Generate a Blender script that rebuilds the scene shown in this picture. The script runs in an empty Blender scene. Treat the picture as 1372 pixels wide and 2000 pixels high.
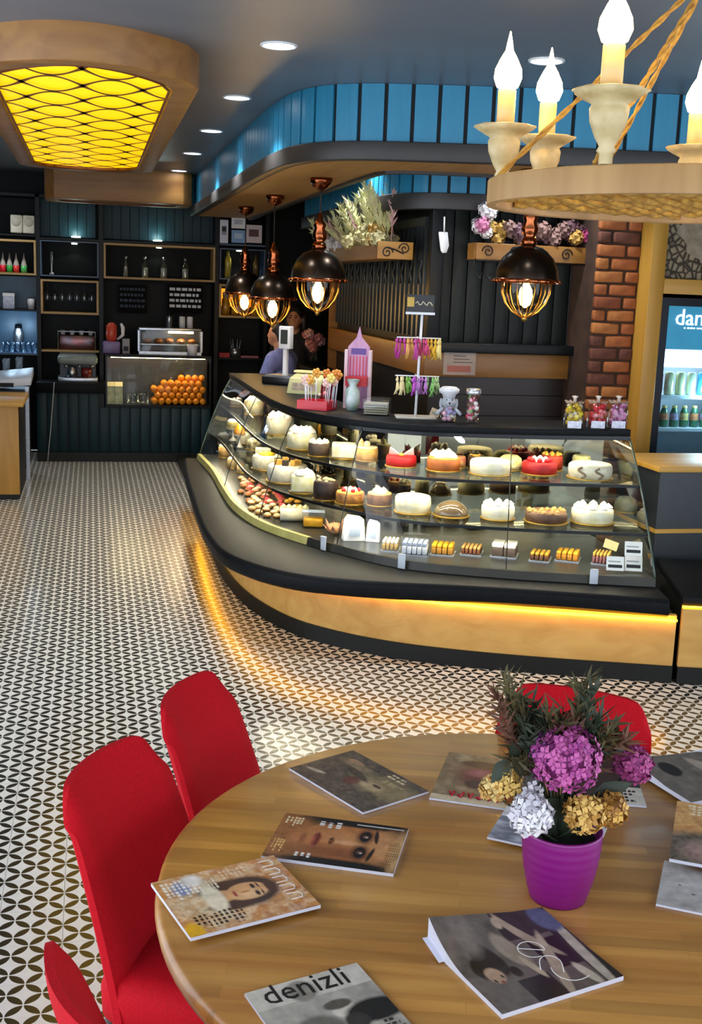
import bpy, math, random
from mathutils import Matrix, Vector, Euler, noise

random.seed(7)
SC = bpy.context.scene
COL = SC.collection
PI = math.pi

# ------------------------------------------------------------------ camera
F, CX, CY, CAMH = 2230.0, 686.0, 1000.0, 1.95
PITCH, YAW, ROLL = 0.1937088, 0.2263959, 0.0376279
def _axes():
    s, c = math.sin(YAW), math.cos(YAW)
    fw = Vector((s*math.cos(PITCH), c*math.cos(PITCH), -math.sin(PITCH)))
    up = Vector((s*math.sin(PITCH), c*math.sin(PITCH), math.cos(PITCH)))
    r = Vector((c, -s, 0))
    cr, sr = math.cos(ROLL), math.sin(ROLL)
    return r*cr + up*sr, up*cr - r*sr, fw
AR, AU, AF = _axes()
EYE = Vector((0, 0, CAMH))
def ray(px, py): return AR*((px-CX)/F) - AU*((py-CY)/F) + AF
def AZ(px, py, z): d = ray(px, py); return EYE + d*((z-CAMH)/d.z)
def AY(px, py, y): d = ray(px, py); return EYE + d*(y/d.y)
def AX(px, py, x): d = ray(px, py); return EYE + d*(x/d.x)
cd = bpy.data.cameras.new('camera'); cam = bpy.data.objects.new('camera', cd); COL.objects.link(cam)
cd.sensor_fit = 'VERTICAL'; cd.sensor_height = 24.0; cd.lens = F/2000.0*24.0
cd.clip_start = 0.05; cd.clip_end = 100
m3 = Matrix((AR, AU, -AF)).transposed()
cam.matrix_world = Matrix.Translation(EYE) @ m3.to_4x4()
SC.camera = cam

# ------------------------------------------------------------------ world (daylight through the open shop front), exposure
w = bpy.data.worlds.new('World'); SC.world = w; w.use_nodes = True
bg = w.node_tree.nodes['Background']; bg.inputs[0].default_value = (0.80, 0.88, 1.0, 1); bg.inputs[1].default_value = 1.9
SC.view_settings.view_transform = 'Standard'; SC.view_settings.look = 'None'
SC.view_settings.gamma = 1.0; SC.view_settings.use_curve_mapping = False
SC.view_settings.exposure = 0.85
SC.cycles.max_bounces = 8; SC.cycles.transparent_max_bounces = 16
SC.cycles.sample_clamp_indirect = 6.0
SC.cycles.caustics_reflective = False; SC.cycles.caustics_refractive = False

# ------------------------------------------------------------------ materials
MATS = {}
def srgb(c):
    if isinstance(c, str):
        c = c.lstrip('#'); c = [int(c[i:i+2], 16)/255 for i in (0, 2, 4)]
    return tuple((x/12.92 if x <= .04045 else ((x+.055)/1.055)**2.4) for x in c[:3]) + (1.0,)
def newmat(name):
    m = bpy.data.materials.new(name); m.use_nodes = True
    nt = m.node_tree; b = nt.nodes['Principled BSDF']
    return m, nt, b
def N(nt, t, **kw):
    n = nt.nodes.new(t)
    for k, v in kw.items(): setattr(n, k, v)
    return n
def M(name, col, col2=None, rough=.5, metal=0., spec=.5, scale=8., stretch=None, bump=0., em=None, ems=0., coat=0., detail=4, sheen=0.):
    """plain procedural surface: noise between two close tones"""
    if name in MATS: return MATS[name]
    m, nt, b = newmat(name)
    c1 = srgb(col); c2 = srgb(col2) if col2 else tuple(x*.86 for x in c1[:3])+(1,)
    tc = N(nt, 'ShaderNodeTexCoord'); mp = N(nt, 'ShaderNodeMapping')
    if stretch: mp.inputs['Scale'].default_value = stretch
    nz = N(nt, 'ShaderNodeTexNoise'); nz.inputs['Scale'].default_value = scale; nz.inputs['Detail'].default_value = detail
    mx = N(nt, 'ShaderNodeMix', data_type='RGBA')
    mx.inputs['A'].default_value = c1; mx.inputs['B'].default_value = c2
    L = nt.links.new
    L(tc.outputs['Object'], mp.inputs[0]); L(mp.outputs[0], nz.inputs['Vector'])
    rp = N(nt, 'ShaderNodeMapRange'); rp.inputs[1].default_value = .3; rp.inputs[2].default_value = .7
    L(nz.outputs['Fac'], rp.inputs[0]); L(rp.outputs[0], mx.inputs['Factor'])
    L(mx.outputs['Result'], b.inputs['Base Color'])
    b.inputs['Roughness'].default_value = rough; b.inputs['Metallic'].default_value = metal
    b.inputs['Specular IOR Level'].default_value = spec
    b.inputs['Coat Weight'].default_value = coat
    if sheen: b.inputs['Sheen Weight'].default_value = sheen
    if bump:
        bp = N(nt, 'ShaderNodeBump'); bp.inputs['Strength'].default_value = bump; bp.inputs['Distance'].default_value = .01
        L(nz.outputs['Fac'], bp.inputs['Height']); L(bp.outputs[0], b.inputs['Normal'])
    if em:
        b.inputs['Emission Color'].default_value = srgb(em); b.inputs['Emission Strength'].default_value = ems
    MATS[name] = m; return m
def EM(name, col, s):
    if name in MATS: return MATS[name]
    m, nt, b = newmat(name)
    b.inputs['Base Color'].default_value = srgb(col); b.inputs['Emission Color'].default_value = srgb(col)
    b.inputs['Emission Strength'].default_value = s
    MATS[name] = m; return m
def WOOD(name, c1, c2, axis=0, scale=1.0, rough=.42, staves=None, coat=.0, sat=1):
    """wood with grain along one axis; staves=(length,width) gives butcher-block strips"""
    if name in MATS: return MATS[name]
    m, nt, b = newmat(name); L = nt.links.new
    tc = N(nt, 'ShaderNodeTexCoord'); mp = N(nt, 'ShaderNodeMapping')
    s = [14*scale]*3; s[axis] = 1.3*scale; mp.inputs['Scale'].default_value = s
    nz = N(nt, 'ShaderNodeTexNoise'); nz.inputs['Scale'].default_value = 1.6; nz.inputs['Detail'].default_value = 6; nz.inputs['Distortion'].default_value = .7
    L(tc.outputs['Object'], mp.inputs[0]); L(mp.outputs[0], nz.inputs['Vector'])
    cr = N(nt, 'ShaderNodeValToRGB'); cr.color_ramp.elements[0].position = .3; cr.color_ramp.elements[1].position = .72
    cr.color_ramp.elements[0].color = srgb(c2); cr.color_ramp.elements[1].color = srgb(c1)
    L(nz.outputs['Fac'], cr.inputs[0]); out = cr.outputs[0]
    if staves:
        bk = N(nt, 'ShaderNodeTexBrick'); bk.offset = .43; bk.offset_frequency = 2
        bk.inputs['Color1'].default_value = (.76, .75, .73, 1); bk.inputs['Color2'].default_value = (1.1, 1.09, 1.06, 1)
        bk.inputs['Mortar'].default_value = (.8, .8, .8, 1); bk.inputs['Scale'].default_value = 1.0
        bk.inputs['Mortar Size'].default_value = .0006
        bk.inputs['Brick Width'].default_value = staves[0]; bk.inputs['Row Height'].default_value = staves[1]
        L(tc.outputs['Object'], bk.inputs['Vector'])
        mu = N(nt, 'ShaderNodeMix', data_type='RGBA', blend_type='MULTIPLY'); mu.inputs['Factor'].default_value = 1
        L(out, mu.inputs['A']); L(bk.outputs['Color'], mu.inputs['B']); out = mu.outputs['Result']
    L(out, b.inputs['Base Color'])
    b.inputs['Roughness'].default_value = rough; b.inputs['Coat Weight'].default_value = coat; b.inputs['Coat Roughness'].default_value = .15
    bp = N(nt, 'ShaderNodeBump'); bp.inputs['Strength'].default_value = .06; bp.inputs['Distance'].default_value = .004
    L(nz.outputs['Fac'], bp.inputs['Height']); L(bp.outputs[0], b.inputs['Normal'])
    MATS[name] = m; return m
def GLASS(name, tint=(1, 1, 1), refl=.10, rough=.02):
    """thin clear pane: lets the light straight through, fresnel gloss on top"""
    if name in MATS: return MATS[name]
    m, nt, b = newmat(name); L = nt.links.new
    nt.nodes.remove(b); o = nt.nodes['Material Output']
    tr = N(nt, 'ShaderNodeBsdfTransparent'); tr.inputs[0].default_value = (*tint, 1)
    gl = N(nt, 'ShaderNodeBsdfGlossy'); gl.inputs['Roughness'].default_value = rough
    fr = N(nt, 'ShaderNodeFresnel'); fr.inputs[0].default_value = 1.45
    ad = N(nt, 'ShaderNodeMath', operation='MULTIPLY_ADD'); ad.inputs[1].default_value = .38; ad.inputs[2].default_value = refl*.08
    mx = N(nt, 'ShaderNodeMixShader')
    L(fr.outputs[0], ad.inputs[0]); L(ad.outputs[0], mx.inputs[0]); L(tr.outputs[0], mx.inputs[1]); L(gl.outputs[0], mx.inputs[2]); L(mx.outputs[0], o.inputs[0])
    MATS[name] = m; return m
def PRINT(name='print', rough=.25):
    """printed paper: takes its ink from the face colours"""
    if name in MATS: return MATS[name]
    m, nt, b = newmat(name); L = nt.links.new
    at = N(nt, 'ShaderNodeAttribute', attribute_name='Col')
    nz = N(nt, 'ShaderNodeTexNoise'); nz.inputs['Scale'].default_value = 45; nz.inputs['Detail'].default_value = 5
    tc = N(nt, 'ShaderNodeTexCoord'); L(tc.outputs['Object'], nz.inputs['Vector'])
    rp = N(nt, 'ShaderNodeMapRange'); rp.inputs[1].default_value = .3; rp.inputs[2].default_value = .7; rp.inputs[3].default_value = .8; rp.inputs[4].default_value = 1.15
    L(nz.outputs['Fac'], rp.inputs[0])
    mu = N(nt, 'ShaderNodeMix', data_type='RGBA', blend_type='MULTIPLY'); mu.inputs['Factor'].default_value = 1
    L(at.outputs['Color'], mu.inputs['A']); L(rp.outputs[0], mu.inputs['B'])
    L(mu.outputs['Result'], b.inputs['Base Color']); b.inputs['Roughness'].default_value = rough
    MATS[name] = m; return m

# ------------------------------------------------------------------ mesh builder
class MB:
    def __init__(s): s.v = []; s.f = []; s.mi = []; s.sm = []; s.col = []; s.xf = None; s.cur = None
    def add(s, vs, fs, mi=0, smooth=False):
        o = len(s.v)
        if s.xf is not None: vs = [s.xf @ Vector(p) for p in vs]
        s.v += [tuple(p) for p in vs]
        for f in fs: s.f.append([i+o for i in f]); s.mi.append(mi); s.sm.append(smooth); s.col.append(s.cur)
        return s
    def box(s, c, d, mi=0, rz=0.):
        x, y, z = d[0]/2, d[1]/2, d[2]/2; ca, sa = math.cos(rz), math.sin(rz)
        vs = []
        for sx, sy, sz in ((-1,-1,-1),(1,-1,-1),(1,1,-1),(-1,1,-1),(-1,-1,1),(1,-1,1),(1,1,1),(-1,1,1)):
            px, py = sx*x, sy*y
            vs.append((c[0]+px*ca-py*sa, c[1]+px*sa+py*ca, c[2]+sz*z))
        return s.add(vs, [(0,3,2,1),(4,5,6,7),(0,1,5,4),(1,2,6,5),(2,3,7,6),(3,0,4,7)], mi)
    def bb(s, x0, x1, y0, y1, z0, z1, mi=0): return s.box(((x0+x1)/2, (y0+y1)/2, (z0+z1)/2), (abs(x1-x0), abs(y1-y0), abs(z1-z0)), mi)
    def tube(s, pts, r, n=8, mi=0, closed=False, cap=True):
        pts = [Vector(p) for p in pts]; k = len(pts)
        rs = r if isinstance(r, (list, tuple)) else [r]*k
        vs = []; fs = []; pn = None
        for i, p in enumerate(pts):
            a = pts[(i-1) % k] if (closed or i > 0) else p; b = pts[(i+1) % k] if (closed or i < k-1) else p
            t = (b-a).normalized() if (b-a).length > 1e-9 else Vector((0, 0, 1))
            if pn is None:
                h = Vector((0, 0, 1)) if abs(t.z) < .9 else Vector((1, 0, 0)); pn = t.cross(h).normalized()
            else:
                pn = (pn - t*pn.dot(t)); pn = pn.normalized() if pn.length > 1e-6 else t.orthogonal().normalized()
            bn = t.cross(pn)
            for j in range(n):
                a_ = 2*PI*j/n; vs.append(p + (pn*math.cos(a_) + bn*math.sin(a_))*rs[i])
        for i in range(k if closed else k-1):
            for j in range(n):
                i2 = (i+1) % k; fs.append((i*n+j, i*n+(j+1) % n, i2*n+(j+1) % n, i2*n+j))
        if cap and not closed: fs.append(tuple(range(n-1, -1, -1))); fs.append(tuple((k-1)*n+j for j in range(n)))
        return s.add(vs, fs, mi, True)
    def cyl(s, c, r, h, n=16, mi=0, r2=None):
        return s.lathe([(r, 0), (r if r2 is None else r2, h)], n, c, mi, smooth=True)
    def lathe(s, prof, n=20, c=(0,0,0), mi=0, smooth=True, caps=True, wob=None):
        vs = []; fs = []; k = len(prof)
        for i, (r, z) in enumerate(prof):
            for j in range(n):
                a = 2*PI*j/n; rr = r*(wob(a, z) if wob else 1); vs.append((c[0]+rr*math.cos(a), c[1]+rr*math.sin(a), c[2]+z))
        for i in range(k-1):
            for j in range(n): fs.append((i*n+j, i*n+(j+1) % n, (i+1)*n+(j+1) % n, (i+1)*n+j))
        s.add(vs, fs, mi, smooth)
        if caps:
            o = len(s.v)-len(vs)
            for i0, rev in ((0, True), ((k-1)*n, False)):
                if prof[0 if rev else -1][0] > 1e-5:
                    q = [o+i0+j for j in range(n)]; s.f.append(q[::-1] if rev else q); s.mi.append(mi); s.sm.append(False); s.col.append(s.cur)
        return s
    def ball(s, c, r, n=12, m=8, mi=0, smooth=True):
        rx, ry, rz = (r, r, r) if not isinstance(r, (tuple, list)) else r
        vs = [(c[0], c[1], c[2]-rz)]; fs = []
        for i in range(1, m):
            t = -PI/2 + PI*i/m
            for j in range(n):
                a = 2*PI*j/n; vs.append((c[0]+rx*math.cos(t)*math.cos(a), c[1]+ry*math.cos(t)*math.sin(a), c[2]+rz*math.sin(t)))
        vs.append((c[0], c[1], c[2]+rz)); e = len(vs)-1
        for j in range(n):
            fs.append((0, 1+(j+1) % n, 1+j)); fs.append((e, 1+(m-2)*n+j, 1+(m-2)*n+(j+1) % n))
        for i in range(m-2):
            for j in range(n): fs.append((1+i*n+j, 1+i*n+(j+1) % n, 1+(i+1)*n+(j+1) % n, 1+(i+1)*n+j))
        return s.add(vs, fs, mi, smooth)
    def prism(s, poly, z0, z1, mi=0, smooth=False):
        n = len(poly); vs = [(x, y, z0) for x, y in poly]+[(x, y, z1) for x, y in poly]
        return s.add(vs, [tuple(range(n-1, -1, -1)), tuple(range(n, 2*n))]+[(i, (i+1) % n, n+(i+1) % n, n+i) for i in range(n)], mi, smooth)
    def poly(s, pts, mi=0): return s.add(pts, [tuple(range(len(pts)))], mi)
    def grid(s, rows, mi=0, smooth=True, close_u=False):
        k, n = len(rows), len(rows[0]); vs = [p for r in rows for p in r]; fs = []
        for i in range(k-1):
            for j in range(n if close_u else n-1): fs.append((i*n+j, i*n+(j+1) % n, (i+1)*n+(j+1) % n, (i+1)*n+j))
        return s.add(vs, fs, mi, smooth)
    def build(s, name, mats, parent=None, bevel=0., sub=0, loc=None, seg=2):
        me = bpy.data.meshes.new(name); me.from_pydata(s.v, [], s.f)
        if not isinstance(mats, (list, tuple)): mats = [mats]
        for m in mats: me.materials.append(m)
        me.polygons.foreach_set('material_index', s.mi); me.polygons.foreach_set('use_smooth', s.sm)
        if any(c is not None for c in s.col):
            at = me.color_attributes.new('Col', 'FLOAT_COLOR', 'CORNER'); d = []
            for p, c in zip(me.polygons, s.col): d += list(c or (1, 1, 1, 1))*len(p.vertices)
            at.data.foreach_set('color', d)
        me.update()
        o = bpy.data.objects.new(name, me); COL.objects.link(o)
        if parent: o.parent = parent
        if loc is not None: o.location = loc
        if bevel:
            b = o.modifiers.new('bevel', 'BEVEL'); b.width = bevel; b.segments = seg; b.limit_method = 'ANGLE'; b.angle_limit = .6
            for p in me.polygons: p.use_smooth = True
        if sub: q = o.modifiers.new('sub', 'SUBSURF'); q.levels = sub; q.render_levels = sub
        return o
def tag(o, label=None, cat=None, group=None, kind=None):
    if label: o['label'] = label
    if cat: o['category'] = cat
    if group: o['group'] = group
    if kind: o['kind'] = kind
    return o
def thing(name, label, cat, loc=(0,0,0), rz=0., group=None, kind=None):
    o = bpy.data.objects.new(name, None); COL.objects.link(o); o.location = loc; o.rotation_euler = (0, 0, rz); o.empty_display_size = .05
    return tag(o, label, cat, group, kind)
def inst(o, parent=None, loc=None, rot=None, scale=None, name=None):
    c = o.copy(); COL.objects.link(c)
    if name: c.name = name
    c.parent = parent if parent is not None else None
    if loc is not None: c.location = loc
    if rot is not None: c.rotation_euler = rot
    if scale is not None: c.scale = scale if isinstance(scale, (tuple, list, Vector)) else (scale,)*3
    return c
def copy_thing(o, loc, rz=0., label=None, scale=None):
    kids = [c for c in bpy.data.objects if c.parent == o]
    n = inst(o, None, loc, (0, 0, rz), scale)
    if label: n['label'] = label
    for k in kids:
        kk = inst(k, n)
        for g in [c for c in bpy.data.objects if c.parent == k]: inst(g, kk)
    return n
def text(name, body, size, mat, parent, loc, rot, ext=.0008, align='LEFT', sx=1.):
    cu = bpy.data.curves.new(name, 'FONT'); cu.body = body; cu.size = size; cu.extrude = ext; cu.align_x = align; cu.resolution_u = 2
    t = bpy.data.objects.new(name, cu); COL.objects.link(t)
    me = bpy.data.meshes.new_from_object(t); bpy.data.objects.remove(t)
    o = bpy.data.objects.new(name, me); COL.objects.link(o); me.materials.clear(); me.materials.append(mat)
    o.parent = parent; o.location = loc; o.rotation_euler = rot; o.scale = (sx, 1, 1)
    return o
def lamp(name, typ, loc, energy, col, parent=None, size=.05, rot=None, **kw):
    l = bpy.data.lights.new(name, typ); l.energy = energy; l.color = col
    if typ == 'AREA': l.size = size
    else: l.shadow_soft_size = size
    for k, v in kw.items(): setattr(l, k, v)
    o = bpy.data.objects.new(name, l); COL.objects.link(o); o.location = loc
    if rot: o.rotation_euler = rot
    if parent: o.parent = parent
    return o
def spline(pts, n):
    """Catmull-Rom through pts, n samples evenly along the length"""
    P = [Vector((p[0], p[1], 0)) for p in pts]; P = [2*P[0]-P[1]]+P+[2*P[-1]-P[-2]]; out = []
    for i in range(1, len(P)-2):
        for k in range(24):
            t = k/24; a, b, c, d = P[i-1], P[i], P[i+1], P[i+2]
            out.append(.5*((2*b)+(-a+c)*t+(2*a-5*b+4*c-d)*t*t+(-a+3*b-3*c+d)*t**3))
    out.append(P[-2]); acc = [0]
    for i in range(1, len(out)): acc.append(acc[-1]+(out[i]-out[i-1]).length)
    res = []; j = 0
    for k in range(n):
        s = acc[-1]*k/(n-1)
        while j < len(acc)-2 and acc[j+1] < s: j += 1
        t = (s-acc[j])/max(1e-9, acc[j+1]-acc[j]); res.append(out[j].lerp(out[j+1], t))
    return res
def spline_u(pts, per=8):
    P = [Vector((p[0], p[1], 0)) for p in pts]; P = [2*P[0]-P[1]]+P+[2*P[-1]-P[-2]]; out = []
    for i in range(1, len(P)-2):
        for k in range(per):
            t = k/per; a, b, c, d = P[i-1], P[i], P[i+1], P[i+2]
            out.append(.5*((2*b)+(-a+c)*t+(2*a-5*b+4*c-d)*t*t+(-a+3*b-3*c+d)*t**3))
    return out+[P[-2]]
def loft(mb, rings, mi=0, smooth=False, cap=True):
    """rings: one closed loop of points per station"""
    mb.grid(rings, mi, smooth, close_u=True)
    if cap: mb.poly([tuple(x) for x in rings[0]][::-1], mi); mb.poly([tuple(x) for x in rings[-1]], mi)
    return mb
def normals(path):
    ns = []
    for i in range(len(path)):
        a = path[max(0, i-1)]; b = path[min(len(path)-1, i+1)]; t = (b-a).normalized(); ns.append(Vector((-t.y, t.x, 0)))
    return ns      # left of travel
def off(path, ns, s): return [p+n*s for p, n in zip(path, ns)]
def sweep(mb, path, ns, prof, mi=0, smooth=False, cap=True, closed=True):
    """sweep a closed (s,z) profile along a plan path"""
    rows = [[(p+n*s_)+Vector((0, 0, z)) for s_, z in prof] for p, n in zip(path, ns)]
    mb.grid(rows, mi, smooth, close_u=closed)
    if cap and closed:
        mb.poly([tuple(x) for x in rows[0]][::-1], mi); mb.poly([tuple(x) for x in rows[-1]], mi)
    return mb
# ================================================================== STRUCTURE
def floor_mat():
    m, nt, b = newmat('patterned_cement_tile'); L = nt.links.new
    def mth(op, a, b_=None):
        n = N(nt, 'ShaderNodeMath', operation=op)
        for i, x in enumerate((a, b_)):
            if x is None: continue
            if isinstance(x, (int, float)): n.inputs[i].default_value = x
            else: L(x, n.inputs[i])
        return n.outputs[0]
    ge = N(nt, 'ShaderNodeNewGeometry'); sp = N(nt, 'ShaderNodeSeparateXYZ'); L(ge.outputs['Position'], sp.inputs[0])
    p = TILE/2
    u = mth('DIVIDE', mth('SUBTRACT', sp.outputs[0], TX0), p); v = mth('DIVIDE', mth('SUBTRACT', sp.outputs[1], TY0), p)
    a = mth('ADD', u, v); c = mth('SUBTRACT', u, v)
    x = mth('ABSOLUTE', mth('SUBTRACT', mth('FRACT', mth('ADD', a, 200.)), .5)); y = mth('ABSOLUTE', mth('SUBTRACT', mth('FRACT', mth('ADD', c, 200.)), .5))
    def d2(s, t): return mth('SQRT', mth('ADD', mth('POWER', mth('SUBTRACT', 1., s), 2.), mth('POWER', t, 2.)))
    d = mth('MINIMUM', d2(x, y), d2(y, x))
    k = N(nt, 'ShaderNodeMapRange'); k.inputs[1].default_value = .676; k.inputs[2].default_value = .690; k.inputs[3].default_value = 0; k.inputs[4].default_value = 1
    L(d, k.inputs[0])
    nz = N(nt, 'ShaderNodeTexNoise'); nz.inputs['Scale'].default_value = 30; L(ge.outputs['Position'], nz.inputs['Vector'])
    wh = N(nt, 'ShaderNodeMix', data_type='RGBA'); wh.inputs['A'].default_value = srgb('#e2dfd6'); wh.inputs['B'].default_value = srgb('#cfccc3'); L(nz.outputs['Fac'], wh.inputs['Factor'])
    mx = N(nt, 'ShaderNodeMix', data_type='RGBA'); mx.inputs['A'].default_value = srgb('#23231f')
    L(wh.outputs['Result'], mx.inputs['B']); L(k.outputs[0], mx.inputs['Factor'])
    L(mx.outputs['Result'], b.inputs['Base Color']); b.inputs['Roughness'].default_value = .2; b.inputs['Specular IOR Level'].default_value = .6
    return m
TILE, TX0, TY0 = .193, -.099, 3.39
FM = floor_mat(); GROUT = M('tile_grout', '#8d8a80', rough=.8)
fl = MB(); fl.bb(-2.6, 5.2, -2.5, 13.4, -.12, -.0015); FLOOR = tag(fl.build('floor', GROUT), kind='structure')
tm = MB(); h = (TILE-.0014)/2
TV = [(-h,-h,-.006),(h,-h,-.006),(h,h,-.006),(-h,h,-.006),(-h,-h,0),(h,-h,0),(h,h,0),(-h,h,0)]; TF = [(4,5,6,7),(0,1,5,4),(1,2,6,5),(2,3,7,6),(3,0,4,7)]
cand = []; rest = MB()
for i in range(-14, 28):
    for j in range(-14, 52):
        cx, cy = TX0+(i+.5)*TILE, TY0+(j+.5)*TILE
        if cy > 13.3 or cx < -2.55 or cx > 5.15: continue
        d = Vector((cx, cy, -CAMH)); wz = d.dot(AF); px = CX+F*d.dot(AR)/wz if wz > .1 else -9; py = CY-F*d.dot(AU)/wz if wz > .1 else -9
        t = (CAMH-.76)/CAMH; hit = math.hypot(cx*t-.911, cy*t-2.034) < .8
        cand.append(((0 if (-20 < px < 1392 and 0 < py < 2020 and not hit) else 1, wz), cx, cy))
cand.sort(); first = None
for k, (_, cx, cy) in enumerate(cand):
    if k < 300:
        if first is None: tm.add(TV, TF); first = tm.build('floor_tile', FM, FLOOR, loc=(cx, cy, 0))
        else: inst(first, FLOOR, (cx, cy, 0))
    else: rest.add([(a+cx, b+cy, c) for a, b, c in TV], TF)
tag(rest.build('floor_tiles_beyond', FM, FLOOR), kind='stuff')

CEIL = 3.05
cm = M('ceiling_slate_paint', '#6b7580', '#626c77', rough=.4, scale=2)
tag(MB().bb(-2.6, 5.2, -2.5, 13.4, CEIL, CEIL+.1).build('ceiling', cm), kind='structure')
dk = M('dark_teal_wall_paint', '#070c0f', '#05090b', rough=.5, spec=.15, scale=3)
tag(MB().bb(-2.6, 5.2, 13.4, 13.5, 0, CEIL).build('wall_back', dk), kind='structure')
tag(MB().bb(5.2, 5.3, 3.5, 13.5, 0, CEIL).build('wall_right', M('warm_grey_wall', '#5c5348', rough=.7)), kind='structure')
tag(MB().bb(-2.7, -2.6, 6.5, 13.5, 0, CEIL).build('wall_left', dk), kind='structure')

# ---- the two plank-clad soffits
BLUE = M('blue_painted_plank', '#2b87ab', '#24789b', rough=.42, scale=3, stretch=(6, 6, .6), bump=.05)
BAND = M('charcoal_band', '#33302f', '#292726', rough=.5, scale=4)
DARKB = M('dark_joint', '#0b1318', rough=.7)
OAK = WOOD('oak_soffit_board', '#b98a4c', '#a5763a', 1, .6, rough=.5)
def soffit(name, ctrl, n, zb, band, plank, inner=None, under=None):
    path = spline(ctrl, n); ns = normals(path)
    mb = MB(); sweep(mb, path, ns, [(.0, zb+.02), (.02, zb+.02), (.02, CEIL), (.0, CEIL)]); root = tag(mb.build(name, DARKB), kind='structure')
    b2 = MB(); sweep(b2, path, ns, [(-.045, zb), (.03, zb), (.03, zb+band), (-.045, zb+band)], smooth=False); b2.build('fascia_band', BAND, root, bevel=.006)
    L = 0; acc = [0]
    for i in range(1, n): L += (path[i]-path[i-1]).length; acc.append(L)
    def at(s):
        for i in range(1, n):
            if acc[i] >= s: t = (s-acc[i-1])/(acc[i]-acc[i-1]); return path[i-1].lerp(path[i], t), ns[i-1].lerp(ns[i], t).normalized()
        return path[-1], ns[-1]
    k = 0
    while (k+1)*plank < L:
        s0 = k*plank+.011; s1 = (k+1)*plank-.011; pts = [at(s0+(s1-s0)*q/3) for q in range(4)]
        c, cn = at((s0+s1)/2)
        mb = MB(); sweep(mb, [p-c for p, _ in pts], [q for _, q in pts], [(-.018, zb+band), (-.001, zb+band), (-.001, CEIL-.002), (-.018, CEIL-.002)])
        mb.build('plank', BLUE, root, loc=c); k += 1
    if inner:
        ip = spline(inner, n); mb = MB()
        mb.grid([[a+nn*.03+Vector((0, 0, zb+.012)), b+Vector((0, 0, zb+.012))] for a, nn, b in zip(path, ns, ip)], smooth=False)
        mb.grid([[b+Vector((0, 0, zb+.03)), a+nn*.03+Vector((0, 0, zb+.03))] for a, nn, b in zip(path, ns, ip)], smooth=False)
        mb.build('underside_board', OAK, root)
        ins = normals(ip); mb = MB(); sweep(mb, ip, ins, [(-.02, zb-.005), (.025, zb-.005), (.025, CEIL), (-.02, CEIL)]); mb.build('inner_fascia', BAND, root)
    return root, path, ns
SO, so_path, so_ns = soffit('trim_1', [(1.09, 12.9), (1.10, 10.5), (1.105, 8.6), (1.125, 7.35), (1.20, 6.75), (1.42, 6.45), (1.9, 6.28), (2.8, 6.08), (5.0, 5.72)], 90, 2.645, .10, .146,
       inner=[(1.70, 12.9), (1.70, 10.0), (1.71, 8.2), (1.72, 7.4), (1.76, 7.05), (1.95, 6.93), (2.4, 6.85), (3.3, 6.7), (5.0, 6.5)])
tag(SO, 'blue plank clad ceiling soffit with charcoal band curving above the cake counter')
S2, _, _ = soffit('trim_2', [(2.06, 11.4), (2.06, 9.5), (2.07, 8.4), (2.13, 8.0), (2.35, 7.78), (2.8, 7.7), (4.2, 7.6)], 60, 2.5, .11, .13)
tag(S2, 'inner blue plank soffit with dark band above the dark kitchen partition')

# ---- dark partition behind the counter (front face y 7.8, left face x 2.33)
PBX, PBY = 2.33, 7.8
blk = M('black_partition_board', '#101416', '#0a0d0f', rough=.45, spec=.25, scale=3)
WP = tag(MB().bb(PBX+.03, 3.62, PBY+.03, 11.2, 0, 2.55).build('wall_middle', blk), 'black partition block standing behind the cake counter', kind='structure')
pan = M('weathered_black_plank', '#262c2b', '#0b0e0e', rough=.5, spec=.25, scale=5, stretch=(3, 3, .5), detail=8)
n = 0
x = PBX+.02
while x < 3.55:
    MB().bb(-.052, .052, -.012, .012, 0, 1.0).build('plank', pan, WP, bevel=.004, loc=(x+.055, PBY+.018, 1.56)); x += .11
brd = WOOD('dark_brown_board', '#2f2019', '#1d130f', 0, .6)
for k in range(8): MB().bb(PBX, 3.6, -.01, .01, .004, .148).build('board', brd, WP, loc=(0, PBY+.018, .18+k*.15))
bandw = WOOD('honey_oak_band', '#9a6d33', '#7e5422', 0, .5, rough=.4)
MB().bb(PBX-.06, 3.6, PBY-.06, PBY+.03, 1.36, 1.53).build('oak_rail', bandw, WP, bevel=.004)
bandy = WOOD('honey_oak_band_along', '#9a6d33', '#7e5422', 1, .5, rough=.4)
MB().bb(PBX-.06, PBX+.03, PBY+.03, 11.15, 1.36, 1.56).build('oak_rail', bandy, WP, bevel=.004)
MB().bb(PBX-.1, 3.62, PBY-.14, PBY+.03, 1.535, 1.60).build('black_ledge', blk, WP, bevel=.005)
MB().bb(PBX-.04, PBX+.05, PBY-.03, PBY+.08, 1.6, 2.52).build('corner_post', blk, WP, bevel=.006)
MB().bb(PBX-.05, PBX+.03, 11.15, 11.2, .9, 2.2).build('end_trim', bandw, WP)
slat = M('grey_iron_slat', '#3f484b', '#15191b', rough=.35, scale=6, stretch=(2, 2, .6), detail=6)
k = 0; y = 8.0
while y < 11.1:
    MB().bb(-.012, .012, -.022, .022, 0, .78).build('slat', slat, WP, loc=(PBX-.01, y, 1.62))
    if k % 2 == 0:      # the slanted links of the folding iron grille between the bars
        mb = MB(); mb.tube([(0, .03, 0), (0, .115, .16)], .008, 5); mb.tube([(0, .03, .16), (0, .115, 0)], .008, 5); mb.build('grille_link', slat, WP, loc=(PBX-.03, y, 2.0))
    y += .125; k += 1
MB().bb(PBX-.04, PBX+.03, 7.95, 11.15, 2.4, 2.46).build('grille_rail', slat, WP)

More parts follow.
